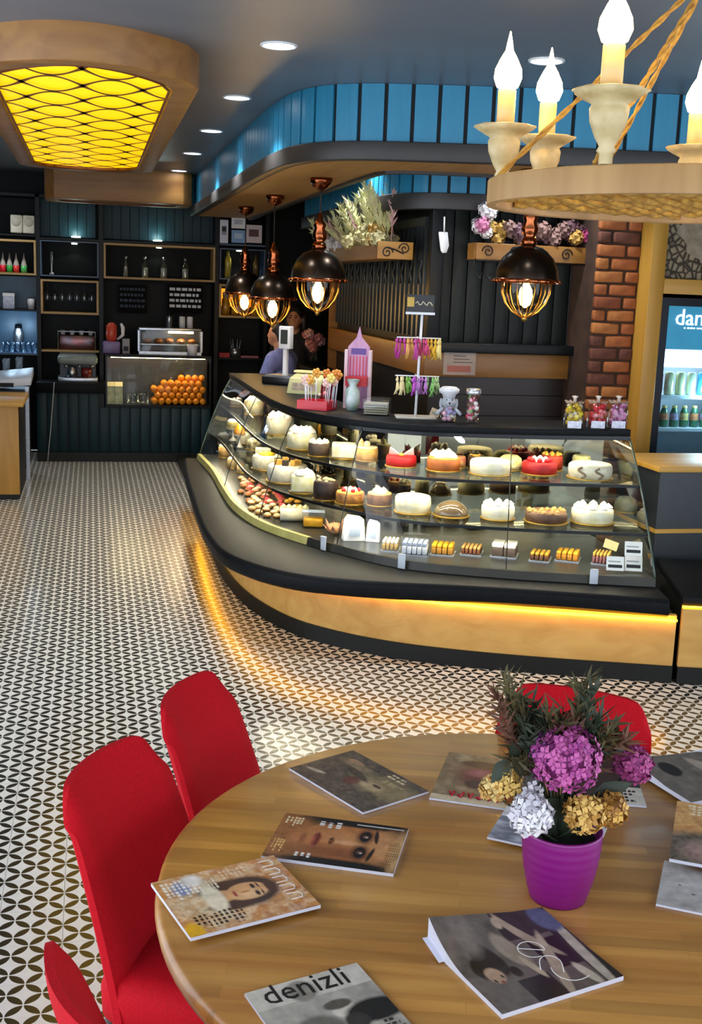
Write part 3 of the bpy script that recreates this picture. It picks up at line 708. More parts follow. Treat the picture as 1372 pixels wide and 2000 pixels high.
def cake(px, yb, wpx, hpx, z, label, body, side2=None, top=None, style='round', deco=None, dcol='#f7f3e8', name='cake', cat='cake', group=None, nd=8, board=True, rz=None, shelf=None):
    pf = AZ(px, yb, z); dist = (pf-EYE).dot(AF); u = Vector((pf.x, pf.y, 0)).normalized()
    r = wpx/2*dist/F; c = pf+u*r*.97; el = (CAMH-z)/Vector((pf.x, pf.y, 0)).length
    h = max(.045, hpx*dist/F/(1-el*el*.5)-2*r*el*.9)
    c, r = into_case(c, r, z if shelf is None else shelf, h+(z-(shelf if shelf is not None else z)))
    t = thing(name, label, cat, (c.x, c.y, z), rz if rz is not None else math.atan2(u.y, u.x)-PI/2, group)
    bmt = cmat(body, side2); tmt = cmat(top) if top else bmt
    z0 = .0
    if shelf is not None: MB().lathe([(r*.7, shelf-z), (r*.5, shelf-z+.01), (r*.18, shelf-z+.03), (r*.18, -.02), (r*.9, -.006), (r*1.03, 0)], 20).build('cake_stand', WHS, t)
    if board: MB().lathe([(r*1.03, 0), (r*1.03, .006)], 28).build('cake_board', BOARD, t); z0 = .006
    if style == 'round':
        MB().lathe([(r*.95, z0), (r*.97, z0+h*.5), (r*.95, h*.86), (r*.88, h*.97), (r*.78, h)], 28, wob=lambda a, zz: 1+.012*math.sin(9*a+zz*60)).build('cake_body', bmt, t)
        if top: MB().lathe([(r*.93, h*.87), (r*.90, h*.985), (r*.78, h*1.015), (.001, h*1.015)], 28).build('icing_top', tmt, t)
    elif style == 'square':
        MB().bb(-r*.9, r*.9, -r*.8, r*.8, z0, h).build('cake_body', bmt, t, bevel=h*.12)
        if top: MB().bb(-r*.86, r*.86, -r*.76, r*.76, h*.95, h*1.04).build('icing_top', tmt, t, bevel=h*.04)
    elif style == 'dome':
        MB().lathe([(r*.96*math.cos(q*PI/2/8), z0+h*math.sin(q*PI/2/8)) for q in range(9)], 30).build('cake_body', M('glaze_'+body.strip('#'), body, side2, rough=.08, coat=.8, scale=4), t)
    elif style == 'bundt':
        MB().lathe([(r*.9, z0), (r*.97, h*.4), (r*.85, h*.8), (r*.55, h), (r*.3, h*.85), (r*.22, h*.5)], 36, wob=lambda a, zz: 1+.06*abs(math.sin(6*a))).build('cake_body', bmt, t)
    if deco == 'dollops':
        for k in range(nd): a = 2*PI*k/nd; put('cream_dollop', dollop(dcol, 0), t, (r*.68*math.cos(a), r*.68*math.sin(a), h), r*.2, a)
        put('cream_dollop', dollop(dcol, 0), t, (0, 0, h), r*.24)
    elif deco == 'cream':
        for k in range(nd): a = 2*PI*k/nd+.3; q = .55 if k % 2 else .28; put('cream_dollop', dollop(dcol, 0), t, (r*q*math.cos(a), r*q*math.sin(a), h*.98), r*random.uniform(.3, .4), a)
    elif deco == 'berries':
        for k in range(nd): a = 2*PI*k/nd; put('berry', BERRY, t, (r*.55*math.cos(a), r*.55*math.sin(a), h+r*.1), r*.15)
        for k in range(4): a = PI*k/2; put('cream_dollop', dollop(dcol, 0), t, (r*.3*math.cos(a), r*.3*math.sin(a), h), r*.26)
    elif deco == 'bow':
        for sg in (-1, 1):
            mb = MB(); mb.add([(0, 0, 0), (sg*r*.75, -r*.2, r*.5), (sg*r*.8, r*.2, r*.05), (sg*r*.7, r*.5, r*.45), (0, 0, -.004), (sg*r*.75, -r*.2, r*.47), (sg*r*.8, r*.2, r*.02), (sg*r*.7, r*.5, r*.42)], [(0, 1, 2), (0, 2, 3), (4, 6, 5), (4, 7, 6), (0, 4, 5, 1), (1, 5, 6, 2), (2, 6, 7, 3), (3, 7, 4, 0)]); mb.build('chocolate_fan', cmat(dcol), t, loc=(0, 0, h))
        put('cream_dollop', dollop('#f3c84a', 0), t, (0, -r*.2, h), r*.16)
    elif deco == 'ball':
        MB().ball((0, 0, 0), r*.3, 12, 8).build('icing_ball', cmat(dcol), t, loc=(-r*.05, 0, h+r*.2))
        put('cream_dollop', dollop('#e9a96a', 0), t, (-r*.55, 0, h), (r*.3, r*.3, r*.6))
    elif deco == 'sprinkles':
        for k in range(nd*2): a = random.uniform(0, 2*PI); q = random.uniform(.2, .9); put('sprinkle_flake', dollop(dcol, 0), t, (r*q*math.cos(a), r*q*math.sin(a), h*.97), r*.14, a)
    elif deco == 'mark':
        for sx in (-.35, .4):
            pts = [(r*(sx+.16*math.sin(q*PI/5)), -r*math.sqrt(max(0, .93-(sx+.16*math.sin(q*PI/5))**2))-.004, h*(.15+.07*q)) for q in range(11)]
            MB().tube(pts, r*.05, 6).build('chocolate_swirl', cmat('#8a7656'), t)
    elif deco == 'flower':
        MB().lathe([(r*.55, 0), (r*.5, r*.12), (r*.2, r*.2), (.001, r*.2)], 16, wob=lambda a, z: 1+.12*math.sin(8*a)).build('icing_flower', cmat(dcol), t, loc=(0, 0, h))
    elif deco == 'cubes':
        for k in range(7): a = 2*PI*k/7; MB().box((0, 0, 0), (r*.3, r*.26, r*.26), rz=a).build('chocolate_cube', cmat('#2b1a12' if k % 2 else '#d9a84e'), t, loc=(r*.5*math.cos(a), r*.5*math.sin(a), h+r*.12))
    NCAKE[0] += 1
    return t
U, Lw, D = .93, .70, .495
W1, W2 = '#f4efd8', '#e6dcb0'
G1, G2, G3 = 'cakes on the upper glass shelf', 'cakes on the lower glass shelf', 'sweets on the case deck'
cake(498, 812, 38, 34, U, 'pale cream cake at the far end of the upper shelf', '#ece3b0', W2, '#f7f2dd', deco='cream', group=G1)
cake(521, 812, 22, 24, U, 'small dark chocolate cake between two white cakes far along the upper shelf', '#2e211a', group=G1)
cake(547, 851, 58, 40, U, 'white cake with pink blush top left of the brown sided cake', W1, W2, '#f6dccb', deco='cream', group=G1)
cake(590, 880, 62, 40, U, 'tall white cream cake with ruffled top before the yellow mirror end', W1, '#d9d08f', deco='cream', group=G1)
cake(623, 893, 44, 34, U, 'grey brown sided cake with white piped top', '#6f5a48', '#58473a', '#f4efe0', deco='dollops', group=G1)
cake(672, 898, 54, 36, U, 'square white cake on the upper shelf', W1, W2, style='square', group=G1)
cake(730, 898, 48, 34, U, 'caramel drizzled cake topped with a pale green ball', '#d7a85a', '#b98a3d', '#ead9a8', deco='ball', dcol='#e5e7a6', group=G1)
cake(791, 912, 62, 30, U, 'bright red glazed cake with white chocolate fans', '#c20f12', '#a90b10', '#d8181a', deco='bow', group=G1)
cake(866, 923, 68, 36, U, 'orange brown cake piled with white cream', '#b5642a', '#9a5220', '#d58a3d', deco='cream', group=G1)
cake(957, 931, 84, 40, U, 'smooth white cake centred on the upper shelf', W1, W2, group=G1)
cake(1053, 930, 72, 34, U, 'red velvet glazed cake with white cream and berries', '#b5121a', '#990c14', '#c81a20', deco='berries', group=G1)
cake(1155, 941, 90, 42, U, 'white cake with two brown swirls on its side', W1, '#d9cfa4', deco='mark', group=G1)
cake(521, 920, 60, 36, Lw, 'white cake with a yellow flower centre', W1, W2, deco='flower', dcol='#e8c816', group=G2)
cake(553, 946, 84, 46, Lw, 'white domed cake with dark chocolate cubes on top', W1, '#dcd4c0', deco='cubes', group=G2)
cake(582, 966, 54, 44, Lw, 'square white cream cake beside the sprinkled chocolate cake', W1, '#d6d48c', style='square', deco='cream', group=G2)
cake(626, 980, 52, 46, Lw, 'chocolate cake covered with pale sprinkles and gold flakes', '#43302b', '#2c1e1b', deco='sprinkles', dcol='#d8c08a', group=G2)
cake(672, 986, 64, 34, Lw, 'caramel glazed cake with pink and cream decoration', '#c98a3d', '#7a4b24', '#dba24a', deco='berries', dcol='#f1e2b8', nd=5, group=G2)
cake(728, 990, 56, 34, Lw, 'caramel cake with two tall cream peaks', '#8e6238', '#5f3f25', '#d9b878', deco='cream', dcol='#f3ebcf', nd=4, group=G2)
cake(806, 1006, 74, 46, Lw, 'plain white cake left of the glossy dome', W1, '#e4d69a', group=G2)
cake(881, 1013, 72, 40, Lw, 'glossy caramel brown dome cake', '#7d6a4d', '#5c4a34', style='dome', group=G2)
cake(972, 1018, 68, 40, Lw, 'white cake with ruffled cream rosettes in the middle of the lower shelf', W1, W2, deco='dollops', group=G2)
cake(1066, 1026, 86, 36, Lw, 'low brown nut cake between two white cakes', '#6a4a33', '#523725', '#7d5a3e', deco='sprinkles', dcol='#b58a4a', group=G2)
cake(1156, 1027, 86, 44, Lw, 'white cake with big cream rosettes at the case end', W1, '#e3dca6', deco='dollops', group=G2)
cake(722, 930, 42, 28, .70, 'small black glazed dome cake behind the caramel peaks', '#171310', style='dome', group=G2)
cake(1222, 1003, 46, 36, Lw, 'grey green bundt cake at the right glass end', '#8c8a72', '#6b6a52', style='bundt', group=G2)
# mirror reflections of cakes, added as solid cakes behind the upper front row
for px, yb, w_, h_, c, s2, nm, de in ((983, 903, 50, 34, '#b7b453', '#e4e0b5', 'solid reflection of a green and white bundt cake behind the red velvet cake', None), (1040, 900, 44, 34, '#b03a1e', '#8e2414', 'solid reflection of a small dark red cake at the back of the upper shelf', 'dollops'),
        (1098, 902, 36, 32, '#aeb04a', '#e7e5c0', 'solid reflection of a green topped white cake at the back right of the upper shelf', None), (921, 898, 40, 30, '#4a3420', '#38261a', 'solid reflection of a small chocolate cake behind the smooth white cake', 'sprinkles'), (880, 893, 34, 26, '#9e1f2b', '#c9a36a', 'solid reflection of a small red and cream cake at the back of the upper shelf', None)):
    cake(px, yb, w_, h_, U, nm, c, s2, style='bundt' if 'bundt' in nm else 'round', deco=de, dcol='#d8a23a', group=G1)
# far run of the case: small cakes and stacked sweets (some raised on stands)
for i, (px, yb, w_, h_, z, sh, c, s2, st, de, nm) in enumerate((
        (490, 800, 28, 18, U, None, '#e8c9a0', '#b5763a', 'round', 'cream', 'little caramel cream cake at the far glass end'),
        (468, 850, 24, 22, .80, Lw, '#f0a500', '#d98a00', 'dome', None, 'bright orange glazed dome cake far along the case'),
        (455, 838, 26, 16, .80, Lw, '#cfc26a', '#8d7a35', 'round', 'cream', 'yellow cream cake beside the orange dome'),
        (462, 795, 24, 18, U, None, '#7c6f62', '#9a927f', 'round', 'sprinkles', 'taupe crumb cake at the far glass end'),
        (478, 868, 30, 26, Lw+.0, None, '#efe7cd', '#c7bd92', 'round', 'cubes', 'white and dark cake near the far end of the lower shelf'),
        (497, 880, 34, 24, Lw, None, '#ded3a0', '#57422c', 'round', 'sprinkles', 'dark sided cake with yellow crumbs on the lower shelf'),
        (514, 893, 34, 20, Lw, None, '#efeed8', '#dfe0b0', 'square', None, 'flat white cake behind the yellow centred cake'),
        (441, 895, 30, 26, D, None, '#d8b070', '#b5854a', 'round', 'dollops', 'tan layered macaroon cake at the far glass end'),
        (456, 916, 26, 22, D, None, '#d9c08a', '#a88a52', 'round', 'cream', 'beige nut pastry cake on the deck at the far end'),
        (438, 870, 26, 22, D, None, '#9a927a', '#6f6a58', 'round', 'cream', 'greyish cream pastry behind the macaroon cake'),
        (474, 925, 24, 18, D, None, '#e0c79a', '#c79a62', 'round', 'dollops', 'pale nut tart beside the pink petit fours'))):
    cake(px, yb, w_, h_, z, nm, c, s2, style=st, deco=de, nd=6, group=G1 if z == U else G2, shelf=sh)
# petit fours and tartlets on the deck
pf0 = {}
PETS = []
def petit(px, py, z, col, label, r=.028, kind='tart'):
    p = AZ(px, py, z); key = (col, kind)
    i = min(range(NB+1), key=lambda k_: (bp[k_]-V(p, 0)).length)
    if (V(p, 0)-gl(i, z+.04)).dot(bn[i]) < .035 or any((p-q_).length < .06 for q_ in PETS) or any(math.hypot(p.x-x, p.y-y) < r2*1.05+.03 for x, y, r2, za, zb in PLACED if za < .53): return False
    PETS.append(p)
    t = thing('petit_four', label, 'pastry', (p.x, p.y, z), random.uniform(0, 3), group=label)
    if key not in pf0:
        a = MB().lathe([(.7, 0), (.95, .35), (1., .55), (.9, .6)], 14).build('pastry_shell', cmat('#c08a48'), t)
        b = MB().lathe([(.9, .5), (.75, .85), (.4, 1.05), (.02, 1.15)], 12, wob=lambda a_, zz: 1+.1*math.sin(5*a_)).build('filling', cmat(col), t); pf0[key] = (a, b)
        a.scale = b.scale = (r,)*3
    else:
        for o in pf0[key]: inst(o, t, (0, 0, 0), scale=(r,)*3)
    return True
random.seed(11)
def heap(x0, x1, y0, y1, n, col, label, z=D):
    for _ in range(n):
        for _t in range(60):
            q = random.random()
            if petit(x0+(x1-x0)*q+random.uniform(-10, 10), y0+(y1-y0)*q+random.uniform(-14, 14), z+.0, col, label): break
heap(472, 510, 932, 958, 12, '#e9b49a', 'pink iced petit four on the case deck')
heap(487, 545, 950, 985, 16, '#c93a44', 'red berry petit four on the case deck')
heap(495, 545, 970, 1000, 12, '#f0e3bf', 'cream petit four on the case deck')
heap(540, 580, 976, 992, 9, '#f0b41a', 'yellow fruit tartlet on the case deck')
heap(500, 535, 985, 1002, 6, '#e6d2a0', 'pale crumb topped petit four nearest the glass')
heap(478, 500, 948, 975, 6, '#d98a5a', 'apricot petit four nearest the glass')
def pbox(px, yb, wpx, hpx, dep, label, name, cat, cols, z=D, rz=0., parts=1, tilt=0):
    pf = AZ(px, yb, z); dist = (pf-EYE).dot(AF); w_ = wpx*dist/F; h_ = hpx*dist/F; u = Vector((pf.x, pf.y, 0)).normalized(); c = pf+u*dep/2
    return thing(name, label, cat, (c.x, c.y, z), math.atan2(u.y, u.x)-PI/2+rz, None), w_, h_
WH = M('white_paper', '#eef0f4', '#dfe3ea', rough=.5, scale=20)
CLR = GLASS('clear_plastic', (.97, .98, 1), .5, .06)
# wrapped packs and trays along the front of the deck
t, w_, h_ = pbox(575, 1022, 56, 26, .14, 'round white cream roll on the deck beside the yellow tartlets', 'cream_roll', 'pastry', 0)
MB().tube([(-w_/2, 0, .045), (w_/2, 0, .045)], .045, 14).build('roll', cmat(W1, W2), t)
for k in range(5): put('cream_dollop', dollop('#e8dca0', 0), t, (-w_/2+.02+k*(w_-.04)/4, 0, .085), .02)
t, w_, h_ = pbox(612, 1032, 44, 40, .12, 'clear pack of yellow sweets with a blue lid sticker', 'sweet_pack', 'pack', 0)
MB().bb(-w_/2, w_/2, -.06, .06, 0, h_*.75).build('clear_box', CLR, t, bevel=.004); MB().bb(-w_/2+.008, w_/2-.008, -.05, .05, .004, h_*.45).build('yellow_filling', cmat('#f2b705', '#d99a00'), t, bevel=.01); MB().bb(-w_/2, w_/2, -.04, .05, h_*.75, h_*.76).build('blue_sticker', M('blue_sticker', '#7f9fd0', '#dfe6f2', rough=.4), t)
t, w_, h_ = pbox(655, 1050, 60, 26, .16, 'crumpled salmon pink paper around pastries', 'wrapped_pastry', 'pastry', 0)
for k in range(9):
    a = 2*PI*k/9; mb = MB(); mb.add([(0, 0, 0), (.05*math.cos(a), .05*math.sin(a), .035), (.085*math.cos(a+.3), .085*math.sin(a+.3), .07+.02*(k % 2)), (.05*math.cos(a+.6), .05*math.sin(a+.6), .03)], [(0, 1, 2, 3), (3, 2, 1, 0)]); mb.build('paper_fold', cmat('#e0a583', '#c98562'), t)
MB().ball((0, 0, .04), (.055, .055, .035), 12, 8).build('pastry', cmat('#d9a070'), t)
for nm, px, yb, wp, hp in (('tall white paper bag standing on the deck', 690, 1058, 44, 52), ('second white bag leaning beside the tall bag', 729, 1060, 28, 44)):
    t, w_, h_ = pbox(px, yb, wp, hp, .1, nm, 'paper_bag', 'bag', 0, rz=random.uniform(-.2, .2))
    mb = MB(); mb.add([(-w_/2, -.04, 0), (w_/2, -.04, 0), (w_/2, .04, 0), (-w_/2, .04, 0), (-w_*.42, -.02, h_*.8), (w_*.45, -.015, h_*.8), (w_*.45, .02, h_*.8), (-w_*.42, .02, h_*.8), (-w_*.3, 0, h_), (w_*.25, .005, h_*.93)], [(0, 3, 2, 1), (0, 1, 5, 4), (1, 2, 6, 5), (2, 3, 7, 6), (3, 0, 4, 7), (4, 5, 9, 8), (6, 7, 8, 9), (5, 6, 9), (7, 4, 8)]); mb.build('bag', WH, t, bevel=.004)
    MB().bb(-w_*.25, w_*.25, -.048, -.046, h_*.2, h_*.5).build('printed_label', M('grey_blue_print', '#b9c6da', '#8fa0bd', rough=.5), t)
specs = [(764, 1078, 44, 26, 'white iced slice tray left of the long white tray', '#efe6d2', '#c9a24a', 4), (812, 1086, 66, 32, 'long white boxed tray with clear lid', '#f1f2f6', '#aab6cc', 5), (866, 1086, 58, 26, 'golden yellow pastry box', '#dba91a', '#a8741c', 4),
         (922, 1086, 52, 20, 'chocolate layered slices in a row', '#6d3c1e', '#d9a45a', 5), (986, 1090, 64, 34, 'two white layered cake slices side by side', '#f4f1e6', '#4c3d33', 2), (1056, 1098, 50, 18, 'eclairs with yellow glaze and chocolate stripes', '#c9952c', '#5a3418', 4),
         (1110, 1098, 58, 24, 'yellow sponge slices beside the eclairs', '#e0a92a', '#b5771c', 4), (1176, 1104, 46, 28, 'pink and brown wrapped chocolates near the price cards', '#8d5a5f', '#caa24a', 5)]
for px, yb, wp, hp, nm, c1, c2, n_ in specs:
    t, w_, h_ = pbox(px, yb, wp, hp, .14, nm, 'pastry_tray', 'pastry', 0, rz=-.12); w_ *= .82
    h_ = max(.06, h_*1.0); MB().bb(-w_/2, w_/2, -.07, .07, 0, .006).build('tray', M('silver_tray', '#c9ced6', rough=.25, metal=.8), t)
    for k in range(n_):
        x0 = -w_/2+.006+k*(w_-.012)/n_; x1 = x0+(w_-.012)/n_-.005
        pc = MB().bb(x0, x1, -.06, .06, .007, h_*.55).build('slice', cmat(c2 if n_ != 5 else c1), t, bevel=.004)
        MB().bb(x0+.001, x1-.001, -.058, .058, h_*.55, h_*.8).build('slice_top', cmat(c1 if n_ != 5 else c2), pc, bevel=.004)
    if 'clear lid' in nm: MB().bb(-w_/2, w_/2, -.07, .07, .006, h_*1.15).build('clear_lid', CLR, t, bevel=.003)
# price tickets
TICK = M('ticket_card', '#f1f1ea', rough=.5); INK = M('ticket_ink', '#1c1c1c', rough=.6)
for px, py, wp, hp, nm, ang_ in ((1203, 1101, 34, 28, 'white price card at the bottom right of the glass, left one', 0), (1239, 1072, 34, 28, 'upper price card at the right end of the glass', 0), (1239, 1101, 34, 30, 'lower price card at the right end of the glass', 0), (1192, 1064, 28, 18, 'pale yellow blank card lying tilted in the case', .3)):
    z = .53 if py > 1090 else .60; p = AY(px, py, AZ(px, 1101, .545).y if 'yellow' not in nm else AZ(px, py, .56).y); d = (p-EYE).dot(AF); w_, h_ = wp*d/F, hp*d/F
    t = thing('price_card', nm, 'price card', (p.x, p.y, p.z-h_/2), -.30, 'price cards in the glass case'); t.rotation_euler = (-.35, ang_, -.30)
    MB().bb(-w_/2, w_/2, -.001, .001, 0, h_).build('card', TICK if 'yellow' not in nm else M('yellow_card', '#efe7a8', rough=.5), t)
    if 'yellow' not in nm:
        MB().bb(-w_*.4, w_*.4, -.0018, -.001, h_*.2, h_*.42).build('printed_line', INK, t); MB().bb(-w_*.4, w_*.3, -.0018, -.001, h_*.6, h_*.68).build('small_print', M('grey_ink', '#9a9a96', rough=.6), t)
for px, py, nm in ((642, 1060, 'clear ticket clip hanging on the case rail below the salmon paper'), (801, 1092, 'clear ticket clip on the case rail below the long white tray'), (1163, 1119, 'clear ticket clip on the case rail below the wrapped chocolates')):
    p = AZ(px, py, .50); i = min(range(NB+1), key=lambda k_: (bp[k_]-V(p, 0)).length); p = bp[i]-bn[i]*.052; t = thing('ticket_clip', nm, 'clip', (p.x, p.y, .49), math.atan2(bn[i].y, bn[i].x)-PI/2)
    MB().bb(-.022, .022, -.004, .0, -.03, .05).build('clip_plate', M('frosted_clip', '#c4ccd2', rough=.25), t, bevel=.003); MB().bb(-.018, .018, -.012, .006, .045, .052).build('clip_hook', M('frosted_clip', '#c4ccd2'), t)
# ================================================================== TABLE, CHAIRS, MAGAZINES, FLOWERS
TZ = .76; TC = (.911, 2.034); TR = .80
TOPW = WOOD('table_butcher_block', '#c8944b', '#a87032', 0, .9, rough=.33, staves=(.42, .034), coat=.12)
T = thing('round_table', 'round butcher block wooden table scattered with magazines', 'table', (*TC, 0), -.28)
MB().lathe([(TR-.014, TZ-.042), (TR-.003, TZ-.034), (TR, TZ-.02), (TR-.003, TZ-.006), (TR-.014, TZ), (.001, TZ)], 96, caps=False).build('table_top', TOPW, T)
MB().lathe([(.001, TZ-.042), (TR-.014, TZ-.042)], 96, caps=False).build('underside', M('underside_board', '#6b4a22', rough=.6), T)
MB().lathe([(.07, .03), (.06, .1), (.055, .6), (.09, TZ-.044)], 24).build('pedestal', M('black_powder_coat', '#17181a', rough=.45), T)
MB().lathe([(.33, 0), (.33, .015), (.2, .03), (.07, .05)], 40).build('base_plate', M('black_powder_coat', '#17181a'), T)

RED = M('red_upholstery', '#c4081c', '#b00616', rough=.8, spec=.2, scale=160, bump=.12)
DKW = WOOD('dark_walnut_leg', '#3a2416', '#22150d', 2, 1.)
CHH = .86
def chair_back():
    mb = MB(); nu, nv = 15, 13; z0 = .30; rows = []
    def pt(u, v, side):
        z = z0+(CHH-z0)*v; w_ = .25-.045*v
        rc = .05                                    # rounded top corners
        x = u*w_; 
        if v > .86 and abs(u) > .8: z -= .075*((abs(u)-.8)/.2)**2*((v-.86)/.14)
        th = .085-.035*v
        y = -.16-.20*v**1.2+.055*(u*u)*(.4+.6*v)
        edge = 1-max(0, abs(u)-.82)/.18*.75; tp = 1-max(0, v-.9)/.1*.7
        return (x, y+side*th/2*min(edge, 1)*tp, z)
    for s in (1, -1):
        mb.grid([[pt(-1+2*i/(nu-1)*1., j/(nv-1), s) for i in (range(nu) if s > 0 else range(nu-1, -1, -1))] for j in range(nv)], smooth=True)
    # close the rim
    ring = [(-1, j/(nv-1)) for j in range(nv)]+[(-1+2*i/(nu-1), 1) for i in range(1, nu)]+[(1, 1-j/(nv-1)) for j in range(1, nv)]+[(1-2*i/(nu-1), 0) for i in range(1, nu-1)]
    mb.grid([[pt(u, v, 1), pt(u, v, -1)] for u, v in ring+[ring[0]]], smooth=True)
    return mb
def chair_seat():
    mb = MB(); rows = []
    for z, k in ((.35, .9), (.37, .99), (.43, 1.0), (.46, .96), (.475, .8), (.48, .3)):
        r = []
        for i in range(40):
            a = 2*PI*i/40; ca, sa = math.cos(a), math.sin(a); e = .35
            r.append((.245*k*math.copysign(abs(ca)**e, ca), .245*k*math.copysign(abs(sa)**e, sa)+.01, z))
        rows.append(r)
    mb.grid(rows, smooth=True, close_u=True); mb.poly(rows[0][::-1]); mb.poly(rows[-1]); return mb
ch0 = None
def chair(cx, cy, label, face=None, rz=None):
    global ch0
    if rz is None: rz = math.atan2(TC[1]-cy, TC[0]-cx)-PI/2
    t = thing('dining_chair', label, 'chair', (cx, cy, 0), rz, 'red upholstered chairs at the round table')
    if ch0 is None:
        ch0 = [chair_back().build('backrest', RED, t, sub=1), chair_seat().build('seat', RED, t)]
        for sx in (-1, 1):
            for sy in (-1, 1): ch0.append(MB().tube([(sx*.19, sy*.19, .36), (sx*.21, sy*.22, 0)], [.022, .014], 10).build('leg', DKW, t))
    else:
        for o in ch0: inst(o, t, (0, 0, 0))
    return t
def chair_at(mx, my, label, rz):     # by the middle of the back's top edge
    c, s = math.cos(rz), math.sin(rz); yb = -.34
    chair(mx-(-s*yb), my-(c*yb), label, rz=rz)
def mid(a, b):
    p, q = AZ(*a, CHH), AZ(*b, CHH); return (p+q)/2, math.atan2(p.y-q.y, p.x-q.x)
m_, a_ = mid((322, 1420), (135, 1560)); chair_at(m_.x-.05, m_.y+.02, 'middle red chair on the left of the table, its broad back fully shown', a_+PI)
m_, a_ = mid((440, 1330), (322, 1352)); chair_at(.235, 3.0, 'red chair standing farthest left behind the table, with a slanted back edge', -2.05)
chair_at(-.035, 1.645, 'red chair at the bottom left corner of the frame, only its wing shown', -1.22)
m_, a_ = mid((1292, 1375), (985, 1325)); chair_at(m_.x, m_.y, 'red chair on the far side of the table behind the flower pot', a_+PI)

# ---- magazines
PR = PRINT(); PAGE = M('page_edges', '#dcdce6', '#c3c4d2', rough=.6, scale=80, stretch=(1, 1, 30)); PAGEW = M('white_pages', '#eceaf4', '#d6d4e4', rough=.5)
def hexc(c): return srgb(c)[:3]
def ell(cu, cv, ru, rv, col, ang=0, soft=.13):
    ca, sa = math.cos(ang), math.sin(ang); c = hexc(col)
    def f(u, v, k):
        x, y = (u-cu), (v-cv)*1.35; a, b = (x*ca+y*sa)/ru, (-x*sa+y*ca)/rv; d = math.sqrt(a*a+b*b)
        if d > 1+soft: return k
        t = min(1, max(0, (1+soft-d)/(2*soft))); return tuple(k[i]+(c[i]-k[i])*t for i in range(3))
    return f
def rect(u0, u1, v0, v1, col):
    c = hexc(col)
    def f(u, v, k): return c if u0 <= u <= u1 and v0 <= v <= v1 else k
    return f
def lines(u0, u1, v0, v1, n, col, seed=1):
    rnd = random.Random(seed); rr = [(v0+(v1-v0)*(i+.15)/n, v0+(v1-v0)*(i+.7)/n, u0+(u1-u0)*rnd.uniform(0, .15), u1-(u1-u0)*rnd.uniform(0, .45)) for i in range(n)]; c = hexc(col)
    def f(u, v, k):
        for a, b, x0, x1 in rr:
            if a <= v <= b and x0 <= u <= x1 and (int(u*70) % 4): return c
        return k
    return f
def blotch(cols, sc, seed, amt=1.):
    cs = [hexc(c) for c in cols]
    def f(u, v, k):
        q = noise.fractal(Vector((u*sc+seed*7.3, v*sc*1.3, seed)), 1., 2., 4)*.5+.5; q = min(.999, max(0, q)); x = q*(len(cs)-1); i = int(x); t = x-i
        return tuple(k[j]*(1-amt)+amt*(cs[i][j]*(1-t)+cs[min(i+1, len(cs)-1)][j]*t) for j in range(3))
    return f
def magazine(tl, tr, br, bl, shapes, label, base='#777777', th=.006, zoff=.0, hz=None, name='magazine', flare=False, aspect=None):
    z = TZ+zoff+th
    q = [AZ(*p, z) for p in (tl, tr)]+([AZ(*p, z) for p in (br, bl)] if br else [])
    if br is None:
        ux = q[1]-q[0]; w_ = ux.length; n_ = Vector((ux.y, -ux.x, 0)).normalized()*w_*aspect; q += [q[1]+n_, q[0]+n_]
    c = sum(q, Vector())/4; ux = ((q[1]-q[0])+(q[2]-q[3]))/2; vy = ((q[0]-q[3])+(q[1]-q[2]))/2; w_, h_ = ux.length, vy.length
    rz = math.atan2(ux.y, ux.x); hz = hz or (lambda u, v: 0)
    t = thing(name, label, 'magazine', (c.x, c.y, TZ+zoff), rz, 'magazines spread on the round table')
    nu, nv = 96, 128
    mb = MB(); rows = []; cols = []; b = hexc(base)
    for j in range(nv+1):
        r = []
        for i in range(nu+1):
            u, v = i/nu, j/nv; r.append(((u-.5)*w_, (v-.5)*h_, th+hz(u, v))); k = b
            for s in shapes: k = s(u, v, k)
            cols.append((*k, 1))
        rows.append(r)
    mb.grid(rows); o = mb.build('cover', PR, t)
    at = o.data.color_attributes.new('Col', 'FLOAT_COLOR', 'POINT'); at.data.foreach_set('color', [x for c_ in cols for x in c_])
    sh = lambda i, j, d: (rows[j][i][0], rows[j][i][1], max(.0006, rows[j][i][2]-d))
    mb = MB(); st = 4
    ring = [(i, 0) for i in range(0, nu, st)]+[(nu, j) for j in range(0, nv, st)]+[(i, nv) for i in range(nu, 0, -st)]+[(0, j) for j in range(nv, 0, -st)]
    mb.grid([[sh(i, j, .0003) if True else 0, (rows[j][i][0], rows[j][i][1], .0006)] for i, j in ring+[ring[0]]], smooth=False)
    mb.grid([[(rows[j][i][0], rows[j][i][1], .0006) for i in range(0, nu+1, 24)] for j in range(0, nv+1, 32)][::-1], smooth=False)
    mb.build('pages', PAGE, t)
    return t, w_, h_
SK, SKd = '#c9874f', '#8e5530'
mags = {}
t, w_, h_ = magazine((478, 1940), (697, 1880), None, None, [blotch(('#7f7a70', '#b9b3a6', '#8d887e'), 3, 3, .8), rect(0, 1, .80, 1, '#cdc6b8'), ell(.42, .88, .12, .14, '#8f897d'), ell(.62, .62, .10, .09, '#d6cdbd'), ell(.60, .68, .12, .06, '#5c554c'),
    ell(.85, .55, .25, .14, '#24221f'), ell(.66, .5, .1, .1, '#3a3631'), ell(.35, .5, .2, .18, '#6f6a60'), lines(.8, .98, .3, .45, 4, '#3a3631', 4)], 'magazine titled denizli in black with a grey cover photo', '#8f8a80', aspect=1.34)
text('cover_title', 'denizli', w_*.34, M('black_ink', '#141210', rough=.3), t, (-w_*.40, h_*.335, .0065), (0, 0, 0), .0002, sx=.86)
curl = lambda u, v: .05*max(0, .55-u)**2*max(0, (1-v))*3.2+.035*max(0, v-.72)*max(0, .6-u)+.004
